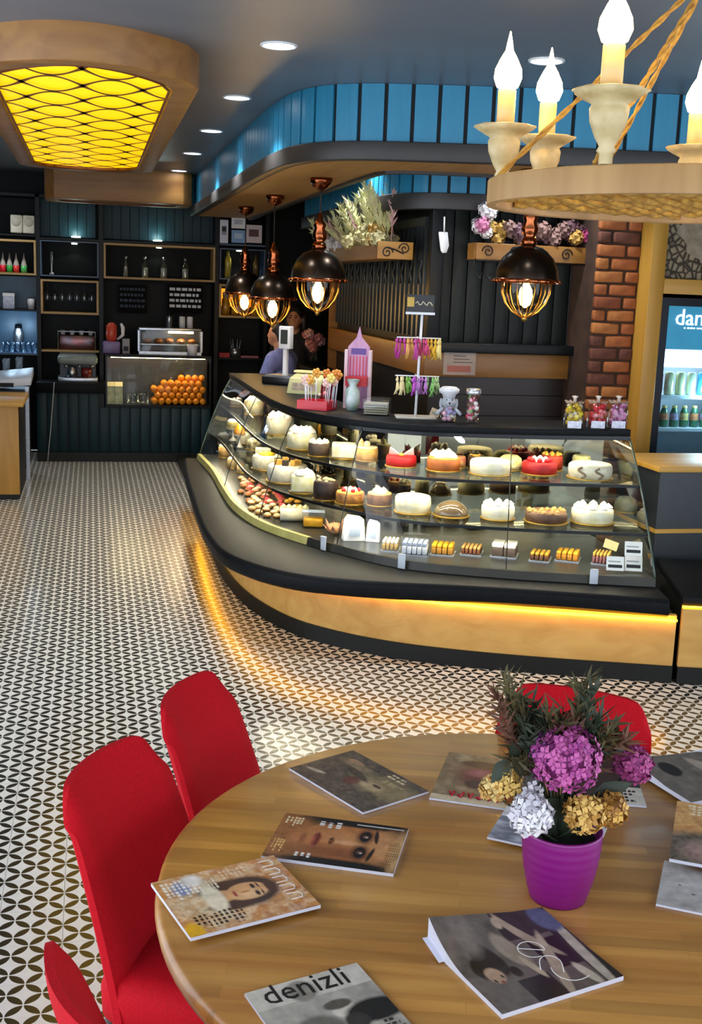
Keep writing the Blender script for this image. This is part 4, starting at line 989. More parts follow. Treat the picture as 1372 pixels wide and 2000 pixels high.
t, w_, h_ = magazine((1055, 1775), (1212, 1908), (988, 1987), (838, 1848), [blotch(('#4a433c', '#6a6058', '#57504a'), 4, 9, 1.), rect(0, 1, .86, 1, '#2c2926'), rect(0, .3, .5, 1, '#35312e'), rect(.72, 1, .3, .55, '#292624'), rect(.35, .72, .62, .86, '#211e1b'), ell(.62, .93, .55, .055, '#b5a998', -.1, .1), ell(.14, .92, .18, .13, '#595f7c', .3, .15), ell(.30, .66, .34, .05, '#a8937e', .55, .1), ell(.10, .52, .06, .05, '#b09a86', 0, .15), ell(.66, .66, .42, .055, '#b39f88', -.35, .1), ell(.86, .80, .16, .05, '#c4b6a2', .2, .12),
    ell(.40, .46, .22, .10, '#9a8a78', .3, .15), ell(.62, .50, .16, .035, '#b5a488', .2, .12), ell(.44, .25, .20, .13, '#2a1f1a', .3, .12), ell(.50, .16, .13, .10, '#241b17', 0, .12), ell(.60, .20, .10, .085, '#b08f74', .2, .1), ell(.63, .24, .025, .012, '#2a1a14', .3), ell(.66, .17, .025, .012, '#2a1a14', .3), ell(.69, .21, .02, .02, '#8e4a3c'), ell(.62, .36, .07, .05, '#2d2520'), ell(.2, .2, .16, .12, '#6f655c', 0, .4)], 'curled magazine with a reclining figure and thin white letters', '#6a6158', hz=curl)
WINK = M('white_ink', '#f2efe6', rough=.4)
r0 = t.rotation_euler.z; vr = math.atan2(AR.y, AR.x)
def glyph(pts, px, py, sz):
    p = AZ(px, py, TZ+.014); loc = Matrix.Rotation(-r0, 3, 'Z') @ (p-t.location); loc.z = .0150
    o = MB().tube([(x*sz, y*sz, 0) for x, y in pts], .0011, 5).build('cover_letter', WINK, t); o.location = loc; o.rotation_euler = (0, 0, vr-r0-.06); o.scale = (1, 1, .4)
glyph([(-.5, 0)]+[(.5, 0)]+[(.5*math.cos(q*.175), .5*math.sin(q*.175)) for q in range(1, 32)], 1038, 1855, .05)
glyph([(-.4, -.45), (-.4, 0), (-.36, .22), (-.25, .38), (-.08, .47), (.1, .46), (.26, .37), (.36, .22), (.41, 0), (.42, -.5)], 1076, 1882, .05)
glyph([(-.5, .3), (-.46, .1), (-.38, -.06), (-.24, -.2), (-.05, -.28), (.15, -.28), (.34, -.2), (.5, -.08), (.6, .04)], 1112, 1904, .06)
# loose white pages fanning out under the curled cover
mb = MB(); mb.grid([[(-w_*.5+.25*w_*i/6, -h_*.5-.012+.3*h_*0+h_*.0+j*h_*.9/6, .003+.016*(1-i/6)*(1-j/6)) for i in range(7)] for j in range(7)]); o = mb.build('loose_pages', PAGEW, t)
mb = MB(); mb.grid([[(-w_*.53+.3*w_*i/6, -h_*.5+.01+j*h_*.8/6, .002+.012*(1-i/6)) for i in range(7)] for j in range(7)]); mb.build('loose_pages', PAGEW, t)
t, w_, h_ = magazine((540, 1678), (632, 1772), (368, 1826), (291, 1716), [blotch(('#8a3a12', '#c9702a', '#e09a4a', '#9a4316'), 5, 5, 1.), ell(.5, .30, .46, .34, '#d8bd92', 0, .3), blotch(('#7a4a22', '#f0dcb8', '#b8763a', '#e8cfa0'), 8, 2, .5),
    ell(.5, .60, .25, .33, '#3a1d10', 0, .12), ell(.34, .42, .09, .24, '#4a2614', .15, .2), ell(.67, .42, .08, .22, '#43200f', -.15, .2), ell(.5, .40, .10, .16, '#d09a66'), ell(.5, .34, .26, .10, '#efe0c2', 0, .2), ell(.5, .60, .145, .215, '#dfa56c', 0, .06), ell(.56, .60, .07, .16, '#eab984', 0, .4),
    ell(.44, .66, .045, .022, '#24120c'), ell(.57, .66, .045, .022, '#24120c'), ell(.44, .70, .055, .009, '#3a1d10', .12), ell(.57, .70, .055, .009, '#3a1d10', -.12), ell(.505, .58, .018, .05, '#b8784a', 0, .3), ell(.505, .50, .05, .018, '#a83a30'), ell(.5, .78, .12, .05, '#4a2614', 0, .2),
    ell(.22, .17, .12, .09, '#7d8fb8', 0, .3), ell(.12, .28, .1, .1, '#efeadf', 0, .3), ell(.92, .06, .13, .09, '#eab020', 0, .2), lines(.05, .42, .04, .32, 8, '#f6efe2', 3), lines(.70, .97, .10, .48, 10, '#3a1d0c', 8), lines(.15, .45, .36, .44, 3, '#f2e6cc', 6), lines(.05, .25, .5, .75, 7, '#e8c8a0', 26)], 'orange brown magazine with a long haired woman, nearest the left table edge', '#b8642a', th=.008, zoff=.0086)
for k in range(5):
    MB().tube([(-.5*w_*.75+k*.16*w_+x_*.045*w_*2, h_*(.34+y_*.1), .0085) for x_, y_ in ((-.6, 0), (-.6, .9), (0, 1.05), (.5, .9), (.5, 0))], .0011, 4).build('cover_letter', WINK, t)
t, w_, h_ = magazine((797, 1615), (770, 1710), (510, 1668), (560, 1590), [blotch(('#120e0c', '#2a1d15', '#0d0a09'), 4, 4, 1.), ell(.5, .10, .55, .20, '#8f5228', 0, .3), blotch(('#5a2f18', '#c98a4a', '#2c1a10'), 11, 7, .35), ell(.5, .56, .385, .60, '#b87442', 0, .1), ell(.5, .86, .30, .17, '#cf9560', 0, .5), ell(.42, .55, .12, .3, '#cd8d58', 0, .6),
    ell(.74, .45, .13, .35, '#8e5430', 0, .5), ell(.32, .70, .145, .085, '#4a2a1a', 0, .4), ell(.67, .70, .145, .085, '#4a2a1a', 0, .4), ell(.32, .70, .115, .055, '#120b09', 0, .15), ell(.67, .70, .115, .055, '#120b09', 0, .15), ell(.32, .70, .035, .035, '#6a4a38'), ell(.67, .70, .035, .035, '#6a4a38'), ell(.33, .71, .012, .012, '#f0e6dc'), ell(.68, .71, .012, .012, '#f0e6dc'),
    ell(.30, .785, .15, .022, '#2e1a10', .12, .2), ell(.69, .785, .15, .022, '#2e1a10', -.12, .2), ell(.5, .56, .04, .17, '#dba271', 0, .4), ell(.5, .455, .085, .03, '#7d4526', 0, .3), ell(.46, .45, .018, .014, '#3a1c10'), ell(.54, .45, .018, .014, '#3a1c10'), ell(.5, .335, .15, .045, '#8e3e2c', 0, .15), ell(.5, .345, .13, .008, '#3f1510'), ell(.5, .31, .08, .014, '#b8604a', 0, .3), ell(.5, .23, .1, .03, '#8e5430', 0, .5),
    ell(.04, .6, .10, .55, '#0f0c0b', 0, .25), ell(.97, .55, .10, .6, '#15110e', 0, .25), ell(.62, .98, .42, .07, '#c9a06a', 0, .4), blotch(('#1a120d', '#d8b27a', '#3a2617'), 16, 31, .0), lines(.35, .9, .90, .99, 6, '#8a6238', 44), rect(.06, .075, .6, .97, '#d8d4cc'), lines(.08, .24, .30, .50, 3, '#f4f1ea', 12), lines(.80, .95, .22, .36, 3, '#f4f1ea', 13), lines(.05, .3, .03, .18, 5, '#f6deac', 14), lines(.55, .9, .02, .12, 4, '#e8b46a', 33)], 'dark magazine with a close-up face lying sideways', '#1a1512', th=.008)
t, w_, h_ = magazine((690, 1465), (838, 1545), (710, 1587), (565, 1500), [blotch(('#24222e', '#5f5350', '#302c38', '#7a6a58'), 5, 8, 1.), ell(.78, .60, .30, .34, '#9a8763', 0, .35), ell(.66, .52, .13, .13, '#c7ab84', 0, .2), ell(.70, .56, .05, .04, '#3a2a26'), ell(.28, .74, .20, .12, '#8f7a60', 0, .35), ell(.22, .80, .09, .07, '#b08a6a', 0, .2), ell(.16, .24, .11, .04, '#c9b8a8', .5, .15), ell(.48, .42, .07, .14, '#6a2a34', 0, .25), ell(.4, .6, .2, .07, '#26242c', -.4, .2), ell(.8, .3, .1, .14, '#4a443c', .4, .2), blotch(('#1c1a22', '#a8956e', '#3a3438'), 13, 12, .25), lines(.55, .92, .84, .97, 2, '#e0cf9e', 5), lines(.62, .9, .7, .78, 2, '#c9b684', 25)], 'dark violet brown magazine at the back left of the table', '#3a3640')
t, w_, h_ = magazine((1005, 1582), (845, 1558), (872, 1468), (1028, 1488), [blotch(('#b39a78', '#8a7458', '#c9b58c'), 3, 6, .9), ell(.5, .45, .28, .3, '#6a3a3a', 0, .4), ell(.5, .62, .16, .12, '#3e3238'), ell(.48, .38, .2, .1, '#a5646a', 0, .5), ell(.5, .2, .3, .1, '#5d4a3c'), rect(0, 1, .9, 1, '#d9c6a4'), lines(.06, .18, .2, .6, 7, '#e7dcb8', 15)], 'magazine with red title letters left of the flower pot', '#a58f70')
for k in range(7): MB().tube([(-w_*.42+k*w_*.11, h_*.32, .0068), (-w_*.40+k*w_*.11, h_*.42, .0068), (-w_*.37+k*w_*.11, h_*(.33+.05*(k % 2)), .0068)], .0035, 5).build('cover_letter', M('red_ink', '#d8253a', rough=.4), t)
magazine((1005, 1580), (1205, 1618), (1140, 1676), (937, 1628), [blotch(('#4a5468', '#7c8494', '#c9ced8'), 4, 12, .9), rect(0, 1, .7, 1, '#d9dade'), lines(.05, .8, .72, .95, 5, '#8a8f9c', 7)], 'blue grey magazine lying under and behind the purple pot', '#6d7687', zoff=.0066)
magazine((1130, 1478), (1278, 1486), (1214, 1568), (1062, 1552), [blotch(('#1c1a1a', '#3a3534', '#141313'), 3, 14, .9), rect(.5, 1, 0, .35, '#cfc8ba'), lines(.55, .95, .05, .3, 4, '#2a2625', 9)], 'black magazine half hidden behind the magenta flowers', '#1c1a1a')
t, w_, h_ = magazine((1400, 1445), (1530, 1520), (1385, 1585), (1268, 1518), [blotch(('#4a433c', '#7a7065', '#5b544b'), 3, 19, .8), ell(.4, .5, .3, .08, '#a89a89', .25), ell(.3, .2, .16, .1, '#2a211c')], 'second copy of the curled grey magazine, cut by the right frame edge', '#6a6158', zoff=.0066, hz=lambda u, v: .03*max(0, .6-u)*max(0, .9-v)+.006)
mb = MB(); mb.grid([[(-w_*.52+.3*w_*i/6, -h_*.5+.0+j*h_*.7/6, .004+.014*(1-i/6)) for i in range(7)] for j in range(7)]); mb.build('loose_pages', PAGEW, t)
magazine((1322, 1565), (1500, 1592), (1490, 1712), (1310, 1675), [blotch(('#d9822a', '#e8b060', '#b5521c'), 4, 16, .9), ell(.5, .1, .9, .55, '#2b2a2e', 0, .15), ell(.45, .2, .3, .2, '#b58f8a', 0, .5), ell(.85, .4, .4, .1, '#d8cfc0', -.4), blotch(('#8d5a4a', '#e0c49a', '#30282a'), 9, 21, .25), lines(.12, .7, .78, .97, 4, '#f6e3c0', 11)], 'orange topped magazine at the right edge lying over the white one', '#c9762a', zoff=.024, th=.008)
t, w_, h_ = magazine((1300, 1680), (1490, 1718), (1480, 1805), (1280, 1765), [blotch(('#b8b2ad', '#cfcac4', '#a59f9a'), 3, 18, .9), ell(.8, .95, .6, .12, '#8a7460', 0, .2), ell(.2, .5, .02, .02, '#6f6a66'), ell(.35, .35, .02, .02, '#6f6a66')], 'pale grey magazine at the right table edge', '#bdb7b1')

# ---- flower pot
pp = AZ(1089, 1750, TZ); dpt = (pp-EYE).dot(AF); PX = dpt/F
FP = thing('flower_pot', 'ribbed purple pot of pink, white and gold artificial flowers', 'flower pot', (pp.x, pp.y, TZ))
pr = []; HP = .150; rb, rt = 54*PX, 77*PX
for k in range(31):
    v = k/30; r_ = rb+(rt-rb)*(1-(1-v)**2.1); pr.append((r_*(1+.006*math.sin(v*2*PI*8)), HP*v))
POTM = M('purple_plastic', '#7f0d70', '#720b62', rough=.35, scale=6)
MB().lathe([(.001, 0)]+pr+[(rt-.004, HP+.001), (rt-.006, HP-.01), (rt-.014, HP-.03)], 48, caps=False).build('pot', POTM, FP)
MB().lathe([(rt-.008, HP-.022), (.001, HP-.02)], 24, caps=False).build('soil', M('dark_moss', '#12130d', '#0a0b08', rough=.9, bump=.5, scale=40), FP)
def local(px, py, dy=0.): return AY(px, py, pp.y+dy)-FP.location
GRN = M('dusty_dark_leaf', '#2f3a24', '#1c2416', rough=.6, scale=12); OLV = M('olive_needle', '#5e5630', '#3c351c', rough=.7, scale=12); BRN = M('reddish_needle', '#7a4e38', '#523424', rough=.7, scale=12)
def head(px, py, rpx, cols, name, n_, dy=0., fl=.017, flat=1.):
    c = local(px, py, dy); R_ = rpx*PX; mb = MB(); rnd = random.Random(px)
    for k in range(n_):
        zz = 1-2*(k+.5)/n_*.9; ph = k*2.39996; q = math.sqrt(max(0, 1-zz*zz)); d = Vector((q*math.cos(ph), q*math.sin(ph), zz)); d = (d+Vector((rnd.uniform(-.2, .2), rnd.uniform(-.2, .2), rnd.uniform(-.2, .2)))).normalized()
        p = c+Vector((d.x*R_, d.y*R_, d.z*R_*flat))*rnd.uniform(.78, 1.02); a = d.orthogonal().normalized(); b = d.cross(a); r0 = rnd.uniform(0, 2); mi = rnd.choice((0, 0, 1))
        for j in range(4):
            an = r0+j*PI/2; u = a*math.cos(an)+b*math.sin(an); v = a*-math.sin(an)+b*math.cos(an); s = fl*rnd.uniform(.8, 1.2)
            mb.add([p, p+u*s*.6+v*s*.42+d*s*.1, p+u*s*1.05+d*s*.28, p+u*s*.6-v*s*.42+d*s*.1], [(0, 1, 2, 3)], mi)
        mb.add([p+d*.002+a*.0025, p+d*.002+b*.0025, p+d*.002-a*.0025, p+d*.002-b*.0025], [(0, 1, 2, 3)], 1)
    mb.ball(c, (R_*.7, R_*.7, R_*.7*flat), 12, 8, 1)
    mb.build(name, [M('petal_'+cols[0][1:], cols[0], rough=.6), M('petal_'+cols[1][1:], cols[1], rough=.6)], FP)
    base = Vector((random.uniform(-.02, .02), random.uniform(-.02, .02), HP-.03)); md = (c+base)/2+Vector((0, 0, -.01)); MB().tube([base, md, c], .0028, 6).build('stem', GRN, FP)
head(1105, 1482, 66, ('#c05a9c', '#a03a86'), 'pink_hydrangea', 190, -.03, .0125)
head(1068, 1462, 36, ('#b04f9e', '#963a8c'), 'pink_hydrangea', 70, -.01, .012)
head(1238, 1494, 38, ('#b04584', '#8d2f6c'), 'pink_hydrangea', 85, .03, .012)
head(1037, 1590, 38, ('#f0eef0', '#cfcad2'), 'white_hydrangea', 70, -.05, .0155)
head(1036, 1546, 24, ('#e4e1e4', '#bdb7c0'), 'white_hydrangea', 20, 0, .015)
head(1142, 1590, 36, ('#e0b560', '#b58436'), 'gold_hydrangea', 60, -.06, .014)
head(1192, 1580, 32, ('#d9a94e', '#a8742c'), 'gold_hydrangea', 50, -.03, .0135)
head(962, 1540, 22, ('#e2c67e', '#c39a50'), 'gold_hydrangea', 24, .02, .014)
head(988, 1532, 34, ('#d8b25c', '#b07a2c'), 'gold_hydrangea', 45, .02, .014)
def leaf(p0, p1, w_, mat=None):
    p0, p1 = Vector(p0), Vector(p1); d = p1-p0; s = d.cross(AF).normalized()*w_; n_ = s.cross(d).normalized()*w_*.35
    mb = MB(); rows = [[p0+d*t-s*k_+n_*q_, p0+d*t, p0+d*t+s*k_+n_*q_] for t, k_, q_ in ((0, .08, 0), (.2, .6, .6), (.45, 1, 1), (.7, .75, .6), (.88, .35, .2), (1, .02, 0))]
    mb.grid(rows); mb.build('leaf', mat or GRN, FP)
O = (1088, 1640)
for a, b, w_ in (((1075, 1640), (1090, 1545), 26), ((1100, 1640), (1140, 1540), 24), ((1085, 1650), (1060, 1560), 20), ((1120, 1630), (1200, 1545), 22), ((1150, 1560), (1235, 1530), 18), ((1060, 1640), (1000, 1600), 14), ((1000, 1480), (960, 1530), 16), ((1000, 1450), (1020, 1520), 14), ((1110, 1660), (1095, 1580), 22), ((1190, 1540), (1215, 1610), 12), ((1070, 1560), (1110, 1600), 18), ((1130, 1560), (1080, 1590), 18)):
    leaf(local(*a, random.uniform(-.03, .03)), local(*b, random.uniform(-.05, .05)), w_*PX)
def spray(px0, py0, px1, py1, n_, ln, mat, dy=0., spread=.9):
    a, b = local(px0, py0, dy*.3), local(px1, py1, dy); mb = MB(); mb.tube([a, (a+b)/2+Vector((0, 0, .01)), b], [.003, .0022, .001], 5); rnd = random.Random(int(px1*3+py1))
    d0 = (b-a).normalized()
    for k in range(n_):
        t = .25+.75*k/n_; p = a.lerp(b, t); v = (d0*rnd.uniform(.2, 1.)+Vector((rnd.uniform(-1, 1), rnd.uniform(-1, 1), rnd.uniform(-.6, .9)))*spread).normalized()*ln*rnd.uniform(.6, 1.2); s = v.cross(Vector((rnd.uniform(-1, 1), rnd.uniform(-1, 1), .3))).normalized()*.0022
        mb.add([p-s, p+v*.5-s*1.4, p+v, p+v*.5+s*1.4, p+s], [(0, 1, 2, 3, 4)])
    mb.build('needle_spray', mat, FP)
random.seed(5)
for x1, y1, mt in ((985, 1322, OLV), (1002, 1345, OLV), (968, 1350, BRN), (1040, 1370, GRN), (1070, 1385, OLV), (1100, 1380, BRN), (1148, 1322, OLV), (1160, 1342, GRN), (1135, 1350, OLV), (1175, 1400, GRN), (1200, 1410, OLV), (1125, 1410, BRN), (1020, 1410, GRN), (1195, 1450, GRN), (1010, 1450, OLV), (1165, 1420, BRN), (1060, 1410, GRN), (1090, 1405, OLV), (1215, 1430, BRN)):
    spray(1088+(x1-1088)*.25, 1560, x1, y1, 60, .045, mt, random.uniform(-.02, .06))
    spray(1088+(x1-1088)*.55, 1480, x1+random.uniform(-14, 14), y1+random.uniform(5, 40), 44, .042, mt, random.uniform(-.02, .06))
# ================================================================== BACK BAR
YB, YS, YW = 12.55, 12.98, 13.36        # bar front, shelf front, shelf back
TEAL = M('dark_teal_plank', '#0d3039', '#0a262e', rough=.45, spec=.25, scale=3, stretch=(5, 5, .5))
BLK = M('black_shelf_board', '#090d10', '#06090b', rough=.4, spec=.18, scale=4)
STL = M('brushed_steel', '#b9bdc2', '#8f949a', rough=.28, metal=.9, scale=20, stretch=(1, 8, 8))
OAKS = WOOD('oak_shelf_frame', '#b99a63', '#9c7c47', 0, .6, rough=.5)
BLUF = M('slate_blue_frame', '#2f4a66', '#27405a', rough=.4)
def X(px, py=600, y=YS): return AY(px, py, y).x
def Z(py, px=200, y=YS): return AY(px, py, y).z
x0b, x1b = X(72, 830, YB), X(412, 830, YB)
BC = thing('bar_counter', 'dark teal plank fronted bar counter along the back wall', 'counter', ((x0b+x1b)/2, YB, 0))
zt0, zt1 = Z(768, 150, YB), Z(748, 150, YB); w2 = (x1b-x0b)/2
xcase0, xcase1 = X(206, 740, YB)-BC.location.x, X(411, 740, YB)-BC.location.x; zc0 = Z(791, 300, YB)
MB().bb(-w2, xcase0-.012, .04, .41, .0, zt0).build('carcass', BLK, BC); MB().bb(xcase0-.012, w2, .04, .41, .0, zc0-.032).build('carcass', BLK, BC)
MB().bb(-w2, w2, .0, .05, 0, .10).build('plinth', PLIN, BC)
k = -w2+.004; i = 0
while k < w2-.05:
    b = min(k+.105, w2); top = zt0 if b < xcase0-.012 else zc0-.032
    MB().bb(0, b-k-.008, -.012, .012, 0, top-.10).build('plank', TEAL, BC, bevel=.003, loc=(k, .03, .10)); k += .109
MB().bb(-w2, xcase0, -.02, .41, zt0, zt1).build('worktop', STONE, BC, bevel=.004)
# ---- orange display set into the bar
GC = thing('juice_display_case', 'lit glass display box full of oranges set into the bar', 'display case', (BC.location.x, YB, 0))
gx0, gx1, gz0, gz1 = xcase0+.01, xcase1, zc0, Z(699, 300, YB)
MB().bb(gx0-.01, gx1+.01, .0, .41, gz0-.03, gz0).build('base_tray', BLK, GC); MB().bb(gx0-.01, gx1+.01, -.01, .41, gz1, gz1+.03).build('top_board', BLK, GC)
MB().bb(gx0, gx1, .395, .41, gz0, gz1).build('back_panel', M('dark_olive_back', '#2b2618', rough=.3), GC)
MB().bb(gx0, gx1, .0, .004, gz0, gz1).build('front_glass', CLEAR, GC)
for xx in (gx0, gx1): MB().bb(xx-.008, xx+.008, 0, .02, gz0, gz1).build('corner_bar', CASEM, GC)
MB().bb(gx0+.05, gx1-.05, .10, .13, gz1-.012, gz1-.004).build('case_light', EM('case_warm_strip', '#ffe2a0', 22), GC)
ORG = M('orange_peel', '#f09a12', '#e07f08', rough=.4, scale=90, bump=.2)
om = MB().ball((0, 0, 0), .037, 14, 10).build('orange', ORG); tag(om, 'orange piled in the lit glass case on the bar', 'orange', 'oranges in the bar case'); firsto = True
random.seed(3)
ox0, ox1 = X(289, 770, YB)+.03, X(407, 770, YB)-.02
for row in range(5):
    nn = 8 if row < 3 else (6 if row == 3 else 4)
    for q in range(nn):
        xx = ox0+.045+q*.0745+(.03725 if row % 2 else 0)+(.0745 if row == 3 else .298 if row == 4 else 0)
        if xx > ox1: continue
        for dpth in range(3):
            if row == 4 and dpth != 1: continue
            loc = (xx, YB+.05+dpth*.0745+row*.0222, gz0+.0375+row*.0610)
            if firsto: om.location = loc; firsto = False
            else: inst(om, None, loc)
def bottle(px, yb, hpx, prof, label, name, cat, y=YS, z=None, group=None, n=14, extra=None, dy=.12):
    p = AY(px, yb, y+dy); d = (p-EYE).dot(AF); s = hpx*d/F
    t = thing(name, label, cat, (p.x, p.y, p.z if z is None else z), group=group)
    for i, (nm, pr, mt) in enumerate(prof): MB().lathe([(r*s, zz*s) for r, zz in pr], n, caps=False).build(nm, mt, t)
    return t
BOT = [(.001, 0), (.17, 0), (.18, .05), (.18, .55), (.14, .68), (.06, .78), (.055, .95)]
# milk cartons and glasses in the case
for k, (px, nm) in enumerate(((216, 'cream milk carton at the left of the bar case'), (232, 'second milk carton beside the glasses in the bar case'))):
    p = AY(px, 789, YB+.1); t = thing('milk_carton', nm, 'carton', (p.x, p.y, gz0), group='cartons in the bar case')
    MB().bb(-.042, .042, -.04, .04, 0, .19).build('carton_body', M('carton_print', '#d9d7a0', '#8f9a6a', rough=.5, scale=18), t)
    mb = MB(); mb.add([(-.042, -.04, .19), (.042, -.04, .19), (.042, .04, .19), (-.042, .04, .19), (-.042, 0, .235), (.042, 0, .235)], [(0, 1, 5, 4), (2, 3, 4, 5), (1, 2, 5), (3, 0, 4)]); mb.build('gable_top', M('carton_top', '#efe2a8', rough=.5), t)
GLS = GLASS('tumbler_glass', (.90, .96, 1.), .6, .05)
def tumbler(x, y, z, label, group, h=.11, r=.034, first=[]):
    t = thing('tumbler', label, 'glass', (x, y, z), group=group)
    if not first: first.append(MB().lathe([(.001, .004), (.026, .004), (.034, .11), (.032, .11), (.025, .010), (.001, .010)], 14, caps=False).build('glass_wall', GLS, t))
    else: inst(first[0], t, (0, 0, 0))
for k in range(5): p = AY(251+k*9.5, 788, YB+.12+.05*(k % 2)); tumbler(p.x, p.y, gz0, 'clear tumbler beside the oranges in the bar case', 'tumblers in the bar case')
# ---- things standing on the case
zT = gz1+.03
def P_(px, y): return AY(px, 690, y).x
OV = thing('hot_snack_cabinet', 'small steel snack cabinet with a lit glass front standing on the orange case', 'cabinet', (X(333, 670, YB+.13), YB+.13, zT))
ow = (X(395, 670, YB+.13)-X(273, 670, YB+.13))/2; oh = Z(641, 330, YB+.13)-zT
MB().bb(-ow, ow, .0, .27, 0, .03).build('base', STL, OV); MB().bb(-ow, ow, 0, .27, oh-.03, oh).build('top', STL, OV, bevel=.004); MB().bb(-ow, ow, .25, .27, .03, oh-.03).build('back', M('dark_olive_back', '#2b2618'), OV)
for s in (-1, 1): MB().bb(s*ow-.012, s*ow+.012, 0, .27, .03, oh-.03).build('side', STL, OV)
MB().bb(-ow, ow, .0, .004, .03, oh-.03).build('front_glass', CLEAR, OV); MB().bb(-ow*.05, ow*.75, .05, .09, oh-.055, oh-.035).build('heat_lamp', EM('heat_lamp_glow', '#ffd9a0', 18), OV)
MB().bb(-ow+.02, ow-.02, .04, .24, .10, .11).build('rack', STL, OV)
for k in range(5): MB().ball((-ow+.09+k*(2*ow-.18)/4, .14, .14), (.05, .07, .03), 10, 7).build('pastry', cmat('#8a5a2a', '#6b421c'), OV)
for px, nm in ((331, 'first steel shaker on the snack cabinet'), (356, 'middle white lidded shaker on the snack cabinet'), (371, 'right white lidded shaker on the snack cabinet')):
    bottle(px, 640, 30, [('shaker_body', [(.001, 0), (.2, 0), (.2, .65), (.17, .75), (.001, .75)], STL if 'steel' in nm else M('white_plastic', '#e4e6ea', rough=.4)), ('shaker_cap', [(.16, .75), (.16, .95), (.1, 1), (.001, 1)], BLK)], nm, 'shaker', 'shaker', YB+.26, zT+oh, 'shakers on the snack cabinet', dy=0)
bottle(376, 697, 22, [('cup_wall', [(.001, 0), (.38, 0), (.5, .98), (.46, .98), (.36, .05), (.001, .05)], M('white_ceramic', '#dcdce2', rough=.3))], 'white ceramic pot at the right of the snack cabinet', 'ceramic_pot', 'pot', YB+.055, zT, dy=0)
RB = thing('juicer', 'red and purple hand juicer at the left end of the orange case', 'juicer', (X(218, 690, YB+.12), YB+.12, zT))
MB().bb(-.09, .09, -.08, .1, 0, .13).build('base', M('lilac_plastic', '#7c6a9a', '#5d4d80', rough=.4), RB, bevel=.015); MB().lathe([(.05, .13), (.06, .2), (.055, .3), (.02, .33), (.001, .33)], 16).build('red_jug', M('coral_plastic', '#c4452e', rough=.35), RB)
MB().tube([(.06, 0, .15), (.12, -.02, .2), (.12, -.02, .28), (.1, 0, .32)], [.012, .02, .022, .012], 8).build('white_lever', M('white_plastic', '#e4e6ea'), RB)
t = thing('paper_cup_box', 'small grey cup dispenser beside the juicer', 'dispenser', (X(246, 690, YB+.15), YB+.15, zT)); MB().bb(-.04, .04, -.04, .05, 0, .16).build('box', M('pale_grey_plastic', '#8d8f94', rough=.5), t, bevel=.006); MB().bb(-.025, .025, -.043, -.04, .03, .08).build('slot', BLK, t)

# ---- shelving unit
SU = thing('back_bar_shelving', 'tall dark shelving with oak edged boxes covering the back wall', 'shelving', (0, YS, 0))
ztop = Z(383, 150)
def frame(x0, x1, z0, z1, mat, tk=.022, dep=.34, nm='shelf_frame', back=None):
    for a in ((x0, x1, z1-tk, z1), (x0, x1, z0, z0+tk), (x0, x0+tk, z0+tk, z1-tk), (x1-tk, x1, z0+tk, z1-tk)): MB().bb(a[0], a[1], -.02, dep, a[2], a[3]).build('frame_board', mat, SU)
    if back: MB().bb(x0, x1, dep, dep+.01, z0, z1).build('back_board', back, SU)
for px in (75.5, 198, 423, 520):
    xx = X(px); MB().bb(xx-.022, xx+.022, 0, .36, .0, ztop).build('post', BLK, SU)
for px, py in ((198, 430), ): pass
xs = [X(-60), X(72), X(80), X(193), X(203), X(419), X(428), X(516)]
MB().bb(xs[0], X(520), 0, .36, ztop-.03, ztop).build('top_board', BLK, SU)
MB().bb(X(78), X(420), .30, .31, Z(550), ztop-.03).build('back_board', M('black_green_back', '#060a0a', rough=.5, spec=.1), SU)
frame(xs[0], xs[1]-.0, Z(537, 40), Z(468, 40), OAKS)
frame(xs[2], xs[3], Z(541, 140), Z(471, 140), BLUF, .014)
frame(xs[2], xs[3], Z(614, 140), Z(547, 140), OAKS)
frame(xs[4], xs[5], Z(547, 300), Z(478, 300), OAKS)
frame(xs[6], xs[7], Z(547, 470), Z(486, 470), BLUF, .014)
frame(xs[6], xs[7], Z(621, 470), Z(556, 470), OAKS)
for x0_, x1_, py, mt in ((xs[0], xs[1], 607, BLK), (xs[0], xs[1], 692, BLUF), (xs[2], xs[3], 684, OAKS), (xs[2], xs[5], 466, BLK), (xs[6], xs[7], 477, BLUF), (xs[6], xs[7], 699, BLK), (xs[0], xs[1], 462, BLK)):
    zz = Z(py, 140 if x0_ < .3 else 470); MB().bb(x0_, x1_, -.01, .35, zz-.02, zz).build('shelf', mt, SU)
MB().bb(xs[0], xs[1], .33, .345, Z(690, 40), Z(540, 40)).build('blue_back_board', M('petrol_blue_board', '#14506c', '#103f57', rough=.4), SU)
# teal plank lining with little uplights above the boxes
for a, b in ((xs[2], xs[3]), (xs[4], xs[5])):
    k = a
    while k < b-.03: MB().bb(0, min(.092, b-k-.004), 0, .02, 0, ztop-.03-Z(464)).build('lining_plank', TEAL, SU, loc=(k, .27, Z(464))); k += .098
for px in (148, 310):
    xx = X(px, 460); MB().lathe([(.05, 0), (.05, .012), (.03, .014)], 14, (xx, .20, Z(465))).build('uplight', EM('teal_uplight', '#d8fff4', 3), SU); lamp('uplight_beam', 'POINT', (xx, .18, Z(460)), 1.3, (.75, 1, .95), SU, .03)
for px, py, c in ((145, 478, (.9, 1, .95)), (312, 486, (.9, 1, .85)), (470, 492, (.9, 1, .95))):
    xx = X(px, py); MB().lathe([(.03, 0), (.03, -.006), (.001, -.007)], 12, (xx, .14, Z(py-3, px))).build('puck_light', EM('puck_led', '#f0fff0', 9), SU); lamp('puck_beam', 'SPOT', (xx, .14, Z(py, px)-.01), .9, c, SU, .02, spot_size=2.2)
xx = X(470, 590); MB().bb(X(432, 590), X(512, 590), .28, .30, Z(600, 470), Z(565, 470)).build('amber_back_light', EM('amber_panel', '#d98a1c', .9), SU)
